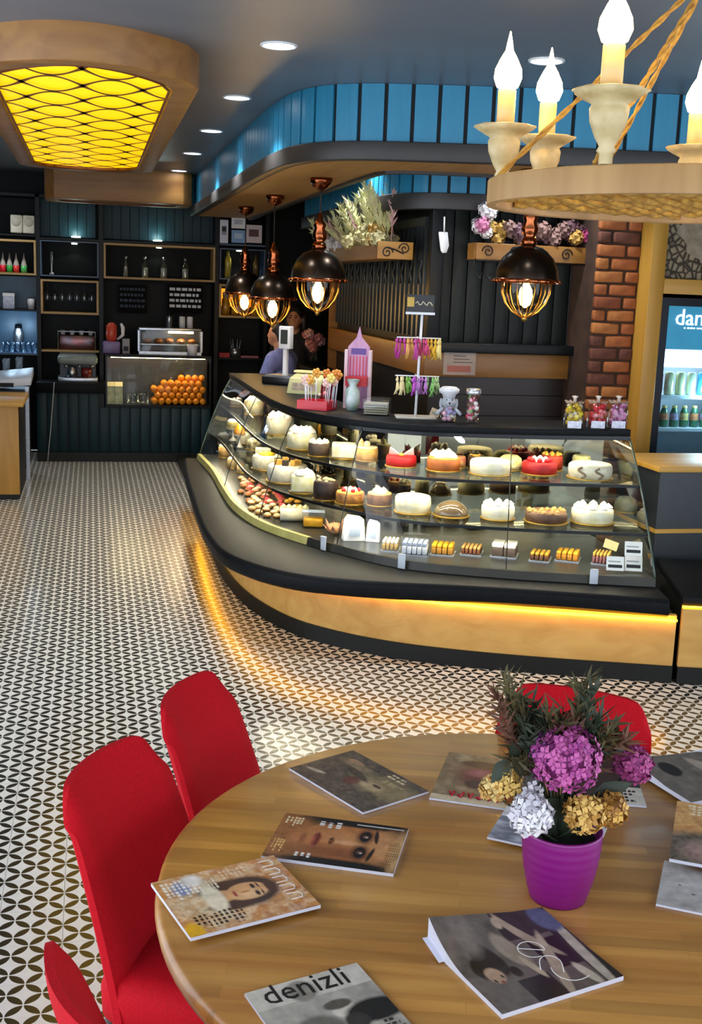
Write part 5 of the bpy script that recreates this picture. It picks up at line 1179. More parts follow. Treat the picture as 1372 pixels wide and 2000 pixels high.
# chalk menu boards
for a, b, n_, nm in ((232, 288, 4, 'dim left chalk menu board above the orange case'), (330, 400, 4, 'right chalk menu board with pale lettering above the snack cabinet')):
    t = thing('menu_board', nm, 'menu board', (X(a, 590), YS+.25, Z(612, a))); wb = X(b, 590)-X(a, 590); hb = Z(556, a)-Z(612, a)
    MB().bb(0, wb, 0, .015, 0, hb).build('board', M('chalk_black', '#08090b', rough=.7, spec=.1), t)
    cm_ = M('chalk_bright', '#eef4fa', rough=.8) if 'right' in nm else M('chalk_dim', '#3a4656', rough=.8)
    rnd = random.Random(a)
    for r_ in range(n_):
        zz = hb*(.80-.2*r_); xx = wb*.06
        while xx < wb*.9:
            ww = wb*rnd.uniform(.06, .16); MB().bb(xx, min(xx+ww, wb*.95), -.003, 0, zz, zz+hb*.10).build('chalk_word', cm_, t); xx += ww+wb*.035
# bottles, squeeze bottles, speakers ...
CLB = GLASS('clear_bottle_glass', (.85, .88, .86), 1.2, .05); LQ = M('pale_syrup', '#b9b9b0', '#8a8a80', rough=.2)
for px, nm in ((246, 'slim clear bottle, first of four in the long oak box'), (283, 'squat clear bottle, second of four in the long oak box'), (320, 'squat clear bottle, third of four in the long oak box'), (362, 'squat clear bottle, last of four in the long oak box')):
    bottle(px, 544, 38, [('glass_body', BOT if px != 246 else [(.001, 0), (.12, 0), (.12, .6), (.05, .8), (.05, .95)], CLB), ('contents', [(.001, .02), (.15, .02), (.15, .5), (.001, .5)] if px != 246 else [(.001, .02), (.1, .02), (.1, .5), (.001, .5)], LQ), ('stopper', [(.07, .93), (.08, 1.03), (.001, 1.05)], STL)], nm, 'bottle', 'bottle', group='bottles in the long oak box', z=Z(547, 300)+.024)
for px, c, nm in ((6, '#e0203a', 'red squeeze bottle, first in the left oak box'), (19, '#2fae4a', 'green squeeze bottle, second in the left oak box'), (32, '#e23a3a', 'red squeeze bottle with tall spout, third in the left oak box'), (47, '#54c46a', 'green squeeze bottle at the right of the left oak box')):
    bottle(px, 533, 34, [('liquid', [(.001, 0), (.17, 0), (.17, .4), (.001, .4)], M('syrup_'+c[1:], c, rough=.3)), ('spout', [(.17, .4), (.12, .6), (.05, .85), (.015, 1.1), (.001, 1.1)], M('frosted_plastic', '#b9b3ae', rough=.4))], nm, 'squeeze_bottle', 'bottle', group='squeeze bottles', z=Z(537, 40)+.024)
for px, nm in ((33, 'left white loudspeaker on top of the oak box'), (57, 'right white loudspeaker on top of the oak box')):
    p = AY(px, 458, YS+.1); t = thing('loudspeaker', nm, 'speaker', (p.x, p.y, Z(462, 140)+.001), group='white speakers'); s = .068
    MB().bb(-s*.9, s*.9, -s, s, .01, .20).build('cabinet', M('ivory_plastic', '#e8e4d2', rough=.5), t, bevel=.012); MB().lathe([(s*.7, 0), (s*.65, .006), (.001, .004)], 18).build('grille', M('cream_grille', '#d8d4c2', rough=.6), t).matrix_local = Matrix.Translation((0, -s-.001, .13)) @ Matrix.Rotation(PI/2, 4, 'X')
    for sx in (-1, 1): MB().cyl((sx*s*.6, 0, 0), .012, .012, 8).build('foot', BLK, t)
# wine glasses hanging in the dark oak frame
for k in range(7):
    xx = X(92+k*14.5, 580); t = thing('wine_glass', 'wine glass hanging upside down in the dark oak frame', 'glass', (xx, YS+.12+.06*(k % 2), Z(551, 140)-.022), group='hanging wine glasses')
    MB().lathe([(.035, 0), (.004, -.008), (.004, -.07), (.025, -.09), (.036, -.13), (.03, -.18)], 14, caps=False).build('glass_body', GLS, t)
bottle(101, 540, 44, [('lamp_base', [(.001, 0), (.1, 0), (.1, .08), (.03, .12), (.03, .5)], M('white_ceramic', '#dcdce2')), ('tube', [(.06, .5), (.06, 1.), (.001, 1.)], M('frosted_tube', '#7d868c', rough=.3))], 'slender glass dispenser in the blue box', 'dispenser', 'dispenser', z=Z(541, 140)+.016)
p = AY(18, 606, YS+.08); t = thing('paper_box', 'white blue box on the left shelf', 'box', (p.x, p.y, Z(607, 140)+.001)); MB().bb(-.06, .06, -.05, .05, 0, .16).build('box_body', M('white_blue_print', '#cfd6e6', '#9aa8c8', rough=.5, scale=25), t, bevel=.003); MB().bb(-.062, .062, -.052, .052, .13, .165).build('lid', M('white_plastic', '#e4e6ea'), t)
bottle(61, 607, 20, [('cup_wall', [(.001, 0), (.3, 0), (.4, 1), (.36, 1), (.27, .05)], M('white_ceramic', '#dcdce2'))], 'white cup at the right of the left shelf', 'cup', 'cup', z=Z(607, 140)+.001)
bottle(37, 690, 62, [('shaker_body', [(.001, 0), (.14, 0), (.17, .6), (.12, .7), (.12, .72)], STL), ('shaker_cap', [(.12, .7), (.1, .85), (.001, .87)], BLK)], 'tall steel shaker behind the blue tumblers', 'cocktail_shaker', 'shaker', z=Z(692, 140)+.001, dy=.24)
for k in range(7): p = AY(4+k*10.5, 690, YS+.08+.07*(k % 2)); tumbler(p.x, p.y, Z(692, 140)+.001, 'blue lit tumbler in the row on the left shelf', 'tumblers on the left shelf')
for k, c in enumerate(('#6f95c8', '#a8c4e8')): lamp('shelf_blue_lamp', 'POINT', (X(20+30*k, 650), .05, Z(640, 30)), 1.6, (.5, .75, 1), SU, .05)
# coffee machines
CMN = thing('espresso_machine', 'steel espresso machine standing on the bar worktop', 'coffee machine', (X(152, 740, YB+.04), YB+.04, zt1))
cw = .21
MB().bb(-cw, cw, .05, .35, .0, .05).build('drip_tray', STL, CMN, bevel=.008); MB().bb(-cw*.9, cw*.9, .22, .36, .05, .30).build('rear_body', CASEM, CMN); MB().bb(-cw, cw, .0, .36, .19, .29).build('front_hood', M('grey_enamel', '#8f9a96', '#6f7a78', rough=.35), CMN, bevel=.04, seg=3)
MB().lathe([(.001, 0), (.05, 0), (.055, .05), (.04, .11), (.03, .12)], 16, (-.06, .1, .05)).build('steel_jug', STL, CMN); MB().lathe([(.001, 0), (.05, 0), (.06, .06), (.05, .1), (.001, .1)], 14, (.09, .1, .05)).build('red_pot', M('dark_red_pot', '#7a2a28', rough=.3), CMN)
for s in (-.12, .02, .15): MB().cyl((s, .06, .15), .02, .04, 12).build('group_head', STL, CMN)
CM2 = thing('chrome_cup_rack', 'chrome rail machine with cups on the oak shelf', 'coffee machine', (X(150, 680), YS+.05, Z(684, 140)))
MB().bb(-.19, .20, .05, .28, .0, .16).build('body', M('dark_chrome', '#4a4a50', '#7c4038', rough=.2, metal=.8, scale=9), CM2, bevel=.01); MB().tube([(-.2, .03, .0), (-.2, .03, .20), (.2, .03, .20), (.2, .03, 0)], .009, 8).build('rail', STL, CM2)
for k in range(4): MB().lathe([(.001, 0), (.022, 0), (.03, .05), (.027, .05)], 12, (-.15+k*.1, .12, .16)).build('cup', M('white_ceramic', '#dcdce2'), CM2)
# paper cards high on the right
for px, py, wp, hp, c, c2, nm in ((438, 452, 16, 44, '#dfe2f0', '#8f93a8', 'narrow white card with a dark cup print high on the shelving'), (466, 435, 27, 22, '#eceef4', '#b9bdd0', 'upper white card beside the narrow card'), (466, 462, 27, 24, '#7fa8dc', '#b4d0f0', 'light blue card below the white card'), (496, 457, 32, 34, '#cfc4c8', '#5a3038', 'brown and white picture card at the right end')):
    p = AY(px, py, YS-.03); d = (p-EYE).dot(AF); a, b = wp*d/F/2, hp*d/F/2
    t = thing('picture_card', nm, 'card', (p.x, p.y, p.z-b), group='cards on the shelving'); MB().bb(-a, a, 0, .006, 0, 2*b).build('card', M('card_'+c[1:], c, rough=.5), t)
    MB().bb(-a*.6, a*.6, -.002, 0, b*.7, b*1.5).build('print', M('cardprint_'+c2[1:], c2, rough=.5, scale=30), t)
    if 'cup' in nm: MB().bb(-a*.5, a*.5, -.003, -.002, b*1.0, b*1.4).build('cup_print', INK, t)
# yellow jars
for k in range(4):
    px = 441+k*19; bottle(px, 619, 46, [('jar_glass', [(.001, 0), (.17, 0), (.185, .3), (.17, .65), (.11, .75)], M('amber_jar', '#c99530', '#8a5f18', rough=.15, scale=14)), ('jar_lid', [(.13, .74), (.14, .95), (.001, .97)], M('grey_lid', '#8a8478', rough=.4))], ('first', 'second', 'third', 'fourth')[k]+' amber jar in the oak box behind the far pendant', 'glass_jar', 'jar', z=Z(621, 470)+.023, group='amber jars')
bottle(445, 545, 52, [('bottle_body', [(.001, 0), (.12, 0), (.12, .7), (.05, .85), (.05, 1.), (.001, 1)], M('yellow_oil', '#c9b04a', '#8a7a24', rough=.15))], 'yellow oil bottle in the right blue box', 'bottle', 'bottle', z=Z(547, 470)+.016)
bottle(500, 545, 46, [('bottle_body', [(.001, 0), (.12, 0), (.12, .7), (.05, .85), (.05, 1.), (.001, 1)], M('brown_glass', '#5a4420', rough=.15))], 'brown bottle in the right blue box', 'bottle', 'bottle', z=Z(547, 470)+.016)
t = thing('cutlery_stand', 'cutlery and red napkins on the shelf behind the counter', 'cutlery stand', (X(462, 690), YS+.1, Z(699, 470))); MB().lathe([(.001, 0), (.06, 0), (.07, .1), (.065, .1)], 14).build('pot', STL, t)
for k in range(6): MB().tube([(.03*math.cos(k), .03*math.sin(k), .02), (.06*math.cos(k), .06*math.sin(k), .2)], .005, 5).build('spoon', STL, t)
MB().bb(-.19, -.07, -.05, .06, 0, .05).build('napkins', M('red_napkin', '#9a2a2c', rough=.7), t); MB().bb(.06, .26, -.05, .06, 0, .02).build('pink_cloth', M('pink_cloth', '#b06a72', rough=.8), t)
# white cable down the bar front
pts = [AY(px, py, YB-.03) for px, py in ((106, 747), (105, 760), (102, 800), (99, 840), (95, 880))]; pts.append(Vector((pts[-1].x-.01, YB-.04, .006)))
tag(MB().tube(pts, .0055, 6).build('power_cable', M('white_cable', '#b9c0c4', rough=.5)), 'thin white power cable hanging down the bar front', 'cable')

# ================================================================== LEFT SIDE UNITS
LCY = 10.32; lx1 = AY(38, 900, LCY).x; lz = AY(10, 790, LCY).z
LC = thing('side_counter', 'oak panelled counter end at the left frame edge', 'counter', (lx1, LCY, 0))
OAKL = WOOD('oak_side_panel', '#b98d45', '#a1762f', 2, .5, rough=.45)
for k in range(3): MB().bb(-.30*(k+1)+.002, -.30*k-.002, 0, .02, .05, lz-.02).build('oak_panel', OAKL, LC, bevel=.002)
MB().bb(-1.2, 0, .02, .9, .05, lz-.02).build('carcass', PLIN, LC); MB().bb(-1.2, -.005, .03, .88, 0, .05).build('plinth', PLIN, LC); MB().bb(-1.22, .04, -.02, .92, lz-.02, lz+.02).build('oak_top', OAKPX, LC, bevel=.004)
IC = thing('glass_washing_cabinet', 'steel edged cabinet with a sloped white tray of glasses behind the oak counter', 'cabinet', (-.93, 11.35, 0))
zz0 = AY(68, 750, 11.45).z
MB().bb(-.4, .32, .0, .5, .12, zz0-.06).build('body', M('black_appliance', '#16181b', rough=.35), IC); MB().bb(.30, .335, -.012, .012, .0, zz0-.02).build('steel_edge', STL, IC)
MB().bb(.16, .30, -.004, .0, .16, .46).build('door_panel', M('grey_door', '#3b3d42', rough=.4), IC); MB().bb(.2, .28, -.008, -.004, .38, .47).build('yellow_label', M('yellow_label', '#c9bd3a', rough=.5), IC)
for sx in (-.36, .28): MB().cyl((sx, .06, 0), .02, .12, 10).build('foot', STL, IC)
mb = MB(); zq = zz0+.02; mb.add([(-.5, -.06, zq-.12), (.36, -.06, zq-.02), (.36, .5, zq+.04), (-.5, .5, zq-.06), (-.5, -.06, zq-.05), (.36, -.06, zq+.05), (.36, .5, zq+.11), (-.5, .5, zq+.01)], [(0, 3, 2, 1), (4, 5, 6, 7), (0, 1, 5, 4), (1, 2, 6, 5), (2, 3, 7, 6), (3, 0, 4, 7)]); mb.build('white_tray', M('white_blue_tray', '#ccd6e4', '#b2c0d4', rough=.35), IC, bevel=.006)
MB().bb(-.3, .2, -.066, -.06, zq-.04, zq-.0).build('vent_slot', BLK, IC)
for k in range(12):
    xx = -.93-.36+(k % 6)*.12; yy = 11.45+(k//6)*.16; tumbler(xx, yy, zq+.0+.116*((xx+.93+.5)/.86)+.015, 'upturned glass on the sloped white tray', 'glasses on the sloped tray')

# ================================================================== DRINKS FRIDGE
FX0, FX1, FYF, FZ = 3.775, 4.60, 7.225, 1.965
FR = thing('drinks_fridge', 'tall glass door drinks fridge with blue header framed in oak', 'fridge', (0, FYF, 0))
NAVY = M('navy_black_enamel', '#141b2c', '#10151f', rough=.3)
for a in ((FX0, FX0+.055, 0, FZ), (FX1-.055, FX1, 0, FZ), (FX0+.055, FX1-.055, FZ-.06, FZ), (FX0+.055, FX1-.055, 0, .2)): MB().bb(a[0], a[1], 0, .6, a[2], a[3]).build('cabinet_panel', NAVY, FR)
MB().bb(FX0+.055, FX1-.055, .56, .6, .2, FZ).build('cabinet_back', M('fridge_inner_white', '#cfdce6', rough=.4), FR)
hz0, hz1 = AY(1330, 682, FYF).z, AY(1330, 598, FYF).z
MB().bb(FX0+.055, FX1-.055, -.004, .02, hz0, hz1).build('header_sign', M('header_blue', '#2f7fa0', '#2a6f92', rough=.4, em='#2f87ac', ems=.35), FR)
p = AY(1317, 634, FYF); text('header_letters', 'dan', .155, M('white_letter', '#f4f8fa', rough=.4, em='#ffffff', ems=.8), FR, (p.x, -.008, p.z), (PI/2, 0, 0), .003)
for k in range(9): MB().bb(0, .018 if k % 3 else .010, -.007, -.004, 0, .010).build('small_letter', M('white_letter', '#f4f8fa'), FR, loc=(AY(1336, 642, FYF).x+k*.024, 0, AY(1336, 642, FYF).z))
MB().bb(FX0+.055, FX1-.055, .001, .006, .2, hz0).build('door_glass', GLASS('fridge_glass', (.82, .93, .97), .3), FR)
MB().bb(FX0+.09, FX1-.09, .12, .35, AY(1330, 716, FYF+.2).z, hz0-.02).build('lit_upper_panel', EM('fridge_light_panel', '#f2fbff', 2.2), FR)
lamp('fridge_lamp', 'POINT', ((FX0+FX1)/2, .03, 1.3), 9, (.7, .9, 1), FR, .1)
sz = [AY(1330, py, FYF+.1).z for py in (772, 835)]
for z in sz+[sz[1]-.25]: MB().bb(FX0+.055, FX1-.055, .05, .5, z-.022, z).build('shelf', M('fridge_shelf_white', '#c6d6e2', rough=.35), FR)
CANC = ('#8d3a55', '#b9c9a0', '#b8cfa0', '#a9c6b5', '#3f9ac4', '#c02a8a', '#d8dde2', '#b0452f')
for k in range(8):
    x = FX0+.095+k*.085; t = thing('drink_can', ('dark red', 'slim green beige', 'pale green', 'mint green', 'sky blue', 'magenta', 'silver', 'rust red')[k]+' drink can on the upper fridge shelf', 'can', (x, FYF+.14, sz[0]), group='cans on the upper fridge shelf')
    MB().lathe([(.001, .0), (.028, 0), (.033, .012), (.033, .145), (.026, .158)], 16, caps=False).build('can_body', M('can_'+CANC[k][1:], CANC[k], '#d9cfa8' if 0 < k < 4 else None, rough=.25, metal=.3, scale=7), t); MB().lathe([(.026, .158), (.001, .156)], 16, caps=False).build('can_lid', STL, t)
for k in range(9):
    x = FX0+.085+k*.078; t = thing('juice_bottle', ('first', 'second', 'third', 'fourth', 'fifth', 'sixth', 'seventh', 'eighth', 'ninth')[k]+' small juice bottle from the oak post on the lower fridge shelf', 'bottle', (x, FYF+.14, sz[1]), group='juice bottles on the lower fridge shelf')
    MB().lathe([(.001, 0), (.027, 0), (.03, .02), (.03, .07), (.028, .1), (.02, .125), (.016, .135)], 14, caps=False).build('bottle_body', M('green_bottle', '#2f6a4a', '#25523c', rough=.25), t); MB().lathe([(.0305, .05), (.0305, .10)], 14, caps=False).build('label', M('juice_label_%d' % (k % 3), ('#c9c27a', '#c98a5a', '#8f9ac0')[k % 3], '#7a3a2a', rough=.5, scale=30), t); MB().cyl((0, 0, .133), .017, .018, 12).build('cap', M('yellow_cap', '#d8c87a', rough=.4), t)
# ================================================================== THINGS ON THE COUNTER TOP
CT = 1.206
def on(px, py, z=CT): p = AZ(px, py, z); return p, (p-EYE).dot(AF)/F
# candy jars
CANDY = {}
def candies(parent, n_, r, h, cols, seed, z0=.018, shape=1.):
    rnd = random.Random(seed); key = tuple(cols)
    for k in range(n_):
        a = rnd.uniform(0, 2*PI); q = math.sqrt(rnd.random())*r; c = rnd.choice(cols)
        if c not in CANDY:
            o = MB().ball((0, 0, 0), 1, 8, 6).build('candy', M('candy_'+c[1:], c, rough=.3)); CANDY[c] = o.data; bpy.data.objects.remove(o)
        put('candy', CANDY[c], parent, (q*math.cos(a), q*math.sin(a), z0+h*(k+.5)/n_), rnd.uniform(.011, .016))
for px, cols, nm in ((1128, ('#e8d42a', '#f0ead0', '#d9b52a'), 'sealed bag of yellow and white sweets, leftmost of the three on the counter end'), (1174, ('#e0303a', '#c81e30', '#f08a8a'), 'sealed bag of red sweets between the yellow and pink bags'), (1214, ('#d987b8', '#e8a8cc', '#b56a9c'), 'sealed bag of pink sweets nearest the oak post')):
    p, s = on(px, 838); t = thing('sweet_jar', nm, 'sweet jar', (p.x, p.y+.06, CT), -.25, 'sweet jars at the counter end'); h_ = 48*s; r_ = 19*s
    MB().lathe([(.001, .002), (r_, .002), (r_*1.04, h_*.5), (r_*.95, h_*.92), (r_*.45, h_*1.0), (r_*.4, h_*1.05)], 18, caps=False).build('clear_bag', CLR, t)
    candies(t, 46, r_*.8, h_*.82, cols, px)
    mb = MB()
    for k in range(10): a = 2*PI*k/10; mb.add([(0, 0, h_*1.02), (r_*1.1*math.cos(a), r_*1.1*math.sin(a), h_*1.12), (r_*.9*math.cos(a+.35), r_*.9*math.sin(a+.35), h_*1.0)], [(0, 1, 2), (2, 1, 0)])
    mb.lathe([(r_*.2, h_*1.02), (r_*.16, h_*1.2), (r_*.35, h_*1.3), (.001, h_*1.32)], 10); mb.build('ribbon_top', M('frosted_ribbon', '#d8cdc0', '#bfae9c', rough=.4), t)
    MB().bb(-r_*.75, r_*.65, -r_*1.1, -r_*1.06, .004, h_*.32).build('white_label', M('label_print', '#e4e6f0', '#b0b6cc', rough=.5, scale=60), t)
# chef dog doll jar and candy tube
p, s = on(880, 826); FUR = M('grey_plush', '#aeb3ba', '#8f949c', rough=.9, scale=60, bump=.3); WHT = M('white_plush', '#d8d9dc', '#c4c6ca', rough=.9, scale=50, bump=.2)
t = thing('plush_chef_jar', 'grey plush dog in a white chef hat sitting as a sweet jar', 'plush toy', (p.x, p.y+.05, CT), -.2)
r_ = 15*s; MB().lathe([(.001, 0), (r_*.95, 0), (r_*1.1, r_*.8), (r_*.95, r_*1.7), (r_*.5, r_*2.0)], 18, caps=False).build('jar_belly', CLR, t); candies(t, 40, r_*.8, r_*1.7, ('#d9a8b8', '#e8e2c0', '#a9a0c8', '#c9b070'), 5)
MB().ball((0, -r_*.1, r_*2.6), (r_*.95, r_*.9, r_*.9), 16, 10).build('head', FUR, t); MB().ball((0, -r_*.85, r_*2.45), (r_*.5, r_*.4, r_*.4), 12, 8).build('muzzle', FUR, t); MB().ball((0, -r_*1.22, r_*2.55), r_*.14, 8, 6).build('nose', INK, t)
for sx in (-1, 1):
    MB().ball((sx*r_*.35, -r_*.85, r_*2.95), r_*.1, 8, 6).build('eye', INK, t); MB().ball((sx*r_*1.0, 0, r_*2.4), (r_*.25, r_*.3, r_*.7), 10, 8).build('ear', FUR, t); MB().tube([(sx*r_*.7, -r_*.1, r_*1.8), (sx*r_*1.25, -r_*.5, r_*1.4), (sx*r_*1.6, -r_*.6, r_*1.0)], [r_*.26, r_*.24, r_*.22], 8).build('arm', FUR, t)
MB().lathe([(r_*.8, 0), (r_*.85, r_*.35), (r_*1.3, r_*.7), (r_*1.35, r_*1.1), (r_*.9, r_*1.4), (.001, r_*1.45)], 16, (0, 0, r_*3.2), wob=lambda a, z: 1+(.06*math.sin(8*a) if z > .02 else 0)).build('chef_hat', WHT, t)
p, s = on(928, 828); t = thing('candy_tube', 'clear upright tube of mixed sweets with a silver lid', 'sweet jar', (p.x, p.y+.05, CT)); r_ = 13*s; h_ = 56*s
MB().lathe([(.001, .002), (r_, .002), (r_, h_), (r_*.95, h_)], 16, caps=False).build('tube', CLR, t); candies(t, 44, r_*.75, h_*.95, ('#d9506a', '#f0e8e0', '#8ab56a', '#e8a8b8', '#7a4a3a'), 8); MB().lathe([(r_*1.05, h_), (r_*1.15, h_*1.02), (r_*1.1, h_*1.2), (.001, h_*1.22)], 14).build('lid', M('silver_foil', '#c4c6c8', rough=.3, metal=.7), t)
p, s = on(850, 815); t = thing('price_card', 'small beige card leaning beside the plush chef', 'price card', (p.x, p.y+.03, CT), -.2); t.rotation_euler = (-.2, .35, -.2); MB().bb(-.028, .028, 0, .002, 0, .05).build('card', M('beige_card', '#c9b89a', rough=.6), t); MB().bb(-.018, .018, -.001, 0, .015, .03).build('print', M('grey_ink', '#9a9a96'), t)
# hanging sweets stand
p, s = on(815, 818); ST = thing('candy_stand', 'white wire stand hung with bagged sweets and a small black sign on top', 'display stand', (p.x, p.y+.04, CT), -.18); ht = 205*s
WM = M('white_wire', '#dfe3ea', rough=.35)
MB().bb(-.12, .12, -.08, .08, 0, .012).build('base', M('clear_base', '#a8a39a', rough=.3), ST, bevel=.004); MB().tube([(0, 0, .01), (.012, 0, ht)], .008, 8).build('pole', WM, ST)
MB().bb(-.085, .085, -.012, .012, ht-.014, ht).build('sign_rail', WM, ST); MB().bb(-.08, .08, -.004, .004, ht, ht+.10).build('sign_board', M('black_sign', '#10131a', rough=.4), ST); MB().bb(-.078, -.038, -.006, -.004, ht+.03, ht+.085).build('sign_logo', M('yellow_logo', '#d9b95a', '#b08a30', rough=.5), ST)
MB().tube([(-.03+k*.011, -.006, ht+.05+.012*math.sin(k*1.9)) for k in range(10)], .0035, 5).build('sign_script', M('gold_script', '#d8d0b0', rough=.5), ST)
def hang(z0, n_, cols, L_, seed):
    rnd = random.Random(seed); 
    for k in range(2):
        a0 = k*PI/2; MB().tube([(-.13*math.cos(a0), -.13*math.sin(a0), z0), (.13*math.cos(a0), .13*math.sin(a0), z0)], .004, 5).build('arm', WM, ST)
    for k in range(n_):
        q = -1+2*(k+.5)/n_; x, y = q*.13, rnd.uniform(-.09, .05); c = cols[int((k/n_)*len(cols)) % len(cols)]; ln = L_*rnd.uniform(.75, 1.1)
        mb = MB(); mb.tube([(0, 0, 0), (rnd.uniform(-.008, .008), -.005, -.02), (0, -.008, -.035)], [.003, .011, .004], 6)
        for j in range(3): mb.tube([(0, -.006, -.03), (rnd.uniform(-.014, .014), rnd.uniform(-.01, .01), -.03-ln*.5), (rnd.uniform(-.02, .02), rnd.uniform(-.012, .012), -.03-ln)], [.006, .007, .003], 5)
        mb.build('sweet_bag', M('bag_'+c[1:], c, rough=.35), ST, loc=(x, y, z0))
hang(ht*.76, 16, ('#b83a9a', '#d9a05a', '#c04a9a', '#c9457a', '#e0b02a', '#e6cf7a'), .09, 2)
hang(ht*.40, 14, ('#e0cf9a', '#7ab04a', '#b04ab8', '#b87ac8', '#7ab860', '#a8c88a'), .08, 3)
# clear plastic box
p, s = on(740, 812); t = thing('plastic_tub', 'low clear plastic box of flat sweets beside the candy stand', 'box', (p.x, p.y+.06, CT), -.35); w_ = 27*s; MB().bb(-w_, w_, -.06, .06, 0, 34*s).build('tub', CLR, t, bevel=.01)
for k in range(5): MB().bb(-w_*.85, w_*.85, -.05, .05, .006+k*.014, .016+k*.014).build('flat_sweet', M('beige_sweet', '#a8a38a', '#8a866c', rough=.4), t)
# castle shaped lollipop box
p, s = on(700, 800); t = thing('castle_display_box', 'tall pink castle shaped cardboard sweet display', 'display box', (p.x, p.y+.06, CT), -.35); w_ = 21*s; h_ = 150*s
PNK = M('pink_card', '#d6a8c8', '#b884b8', rough=.5, scale=9, stretch=(6, 1, .5)); MB().bb(-w_, w_, .03, .055, 0, h_*.80).build('back_card', PNK, t)
mb = MB(); mb.add([(-w_*1.0, .03, h_*.80), (w_, .03, h_*.80), (w_*.25, .03, h_*.92), (0, .03, h_*1.06), (-w_*.25, .03, h_*.92), (-w_, .055, h_*.80), (w_, .055, h_*.80), (w_*.25, .055, h_*.92), (0, .055, h_*1.06), (-w_*.25, .055, h_*.92)], [(0, 1, 2, 3, 4), (9, 8, 7, 6, 5), (1, 6, 7, 2), (2, 7, 8, 3), (3, 8, 9, 4), (4, 9, 5, 0)]); mb.build('spire', PNK, t)
for sx in (-1, 1): MB().bb(sx*w_*1.12-w_*.14, sx*w_*1.12+w_*.14, .0, .06, 0, h_*.76).build('tower', M('pale_pink_card', '#e8cdd8', rough=.5), t)
MB().bb(-w_*.7, w_*.7, .027, .03, h_*.70, h_*.78).build('purple_print', M('violet_print', '#6a4a9a', rough=.5), t); MB().bb(-w_, w_, -.06, .03, h_*.30, h_*.42).build('red_tray', M('red_card', '#c0202c', rough=.5), t)
for k in range(6): MB().bb(-.0035, .0035, .026, .03, h_*.42, h_*.68).build('stripe', M('red_stripe', '#d04a62', rough=.5), t, loc=(-w_*.75+k*w_*.3, 0, 0))
# red cookie tray and flower lollipops
p, s = on(622, 800); t = thing('lollipop_tray', 'red tray of flower shaped lollipops on the counter', 'display tray', (p.x, p.y+.05, CT), -.6); w_ = .10
for a in ((-w_, w_, -.08, -.075), (-w_, w_, .075, .08), (-w_, -w_+.005, -.075, .075), (w_-.005, w_, -.075, .075)): MB().bb(*a, .004, .055).build('tray_side', M('glossy_red_card', '#d01f30', rough=.3), t)
MB().bb(-w_, w_, -.08, .08, 0, .004).build('tray_floor', M('glossy_red_card', '#d01f30'), t)
rnd = random.Random(4); LC_ = ('#e0a040', '#f0c8b8', '#d98a3a', '#e8d070', '#f0d8d0')
for k in range(13):
    x, y = rnd.uniform(-.085, .12), rnd.uniform(-.06, .06); hh = rnd.uniform(.14, .22); st = MB().tube([(x, y, .01), (x*1.15, y, hh)], .003, 5).build('stick', WM, t); c = LC_[k % 5]
    mb = MB()
    for j in range(5): a = 2*PI*j/5; mb.ball((x*1.15+.018*math.cos(a), y, hh+.01+.018*math.sin(a)), (.014, .009, .014), 8, 6)
    mb.ball((x*1.15, y-.006, hh+.01), .010, 8, 6); mb.build('lollipop_flower', M('lolly_'+c[1:], c, rough=.4), st)
p, s = on(692, 800); t = thing('gift_bag', 'white and green wrapped sweets bag before the castle box', 'bag', (p.x-.02, p.y-.03, CT), -.3)
mb = MB(); mb.lathe([(.001, 0), (.035, 0), (.045, .05), (.042, .12), (.022, .15), (.04, .19)], 16, caps=False, wob=lambda a, z: 1+.1*math.sin(5*a+z*40)); mb.build('wrapper', M('white_green_wrap', '#d4dce4', '#8fb5a0', rough=.35, scale=18), t); candies(t, 10, .03, .04, ('#e8b8b0', '#f0e8e0'), 3)
p, s = on(655, 800); t = thing('red_sweet_bottle', 'dark red bottle of berry sweets beside the lollipop tray', 'bottle', (p.x-.02, p.y+.19, CT)); MB().lathe([(.001, 0), (.035, 0), (.04, .05), (.036, .13), (.02, .16), (.02, .18)], 16, caps=False).build('bottle_body', M('dark_red_glass', '#7a1a20', '#4a1014', rough=.15), t); candies(t, 8, .045, .08, ('#e88a90', '#6ab05a', '#f0d8d0'), 9); MB().cyl((0, 0, .18), .022, .02, 12).build('cap', M('red_card', '#c0202c'), t)
# weighing scale with pole display, pale till
p, s = on(556, 752); t = thing('weighing_scale', 'white weighing scale with its display on a tall pole', 'scale', (p.x+.02, p.y+.1, CT), -.7); hh = 98*s
MB().bb(-.14, .14, -.12, .12, 0, .06).build('scale_base', M('black_appliance', '#16181b'), t, bevel=.01); MB().bb(-.12, .12, -.1, .1, .06, .07).build('pan', STL, t); MB().bb(-.016, .016, -.014, .014, .06, hh*.75).build('pole', M('white_plastic', '#e4e6ea'), t)
MB().bb(-.05, .05, -.03, .03, hh*.70, hh*1.15).build('display_head', M('white_plastic', '#e4e6ea'), t, bevel=.008); MB().bb(-.052, -.05, -.018, .018, hh*.8, hh*1.08).build('side_screen', INK, t); MB().bb(-.03, .03, -.033, -.03, hh*.8, hh*1.08).build('lcd', M('grey_lcd', '#3a3f3a', rough=.2), t)
p, s = on(594, 772); t = thing('cash_till', 'pale green till with a sloped top behind the lollipop tray', 'till', (p.x+.05, p.y+.12, CT), -.5); TILLM = M('pale_green_plastic', '#b5b88a', '#a0a376', rough=.5)
mb = MB(); mb.add([(-.13, -.1, 0), (.13, -.1, 0), (.13, .1, 0), (-.13, .1, 0), (-.12, -.06, .11), (.12, -.06, .11), (.12, .1, .14), (-.12, .1, .14)], [(0, 3, 2, 1), (4, 5, 6, 7), (0, 1, 5, 4), (1, 2, 6, 5), (2, 3, 7, 6), (3, 0, 4, 7)]); mb.build('till_body', TILLM, t, bevel=.008)
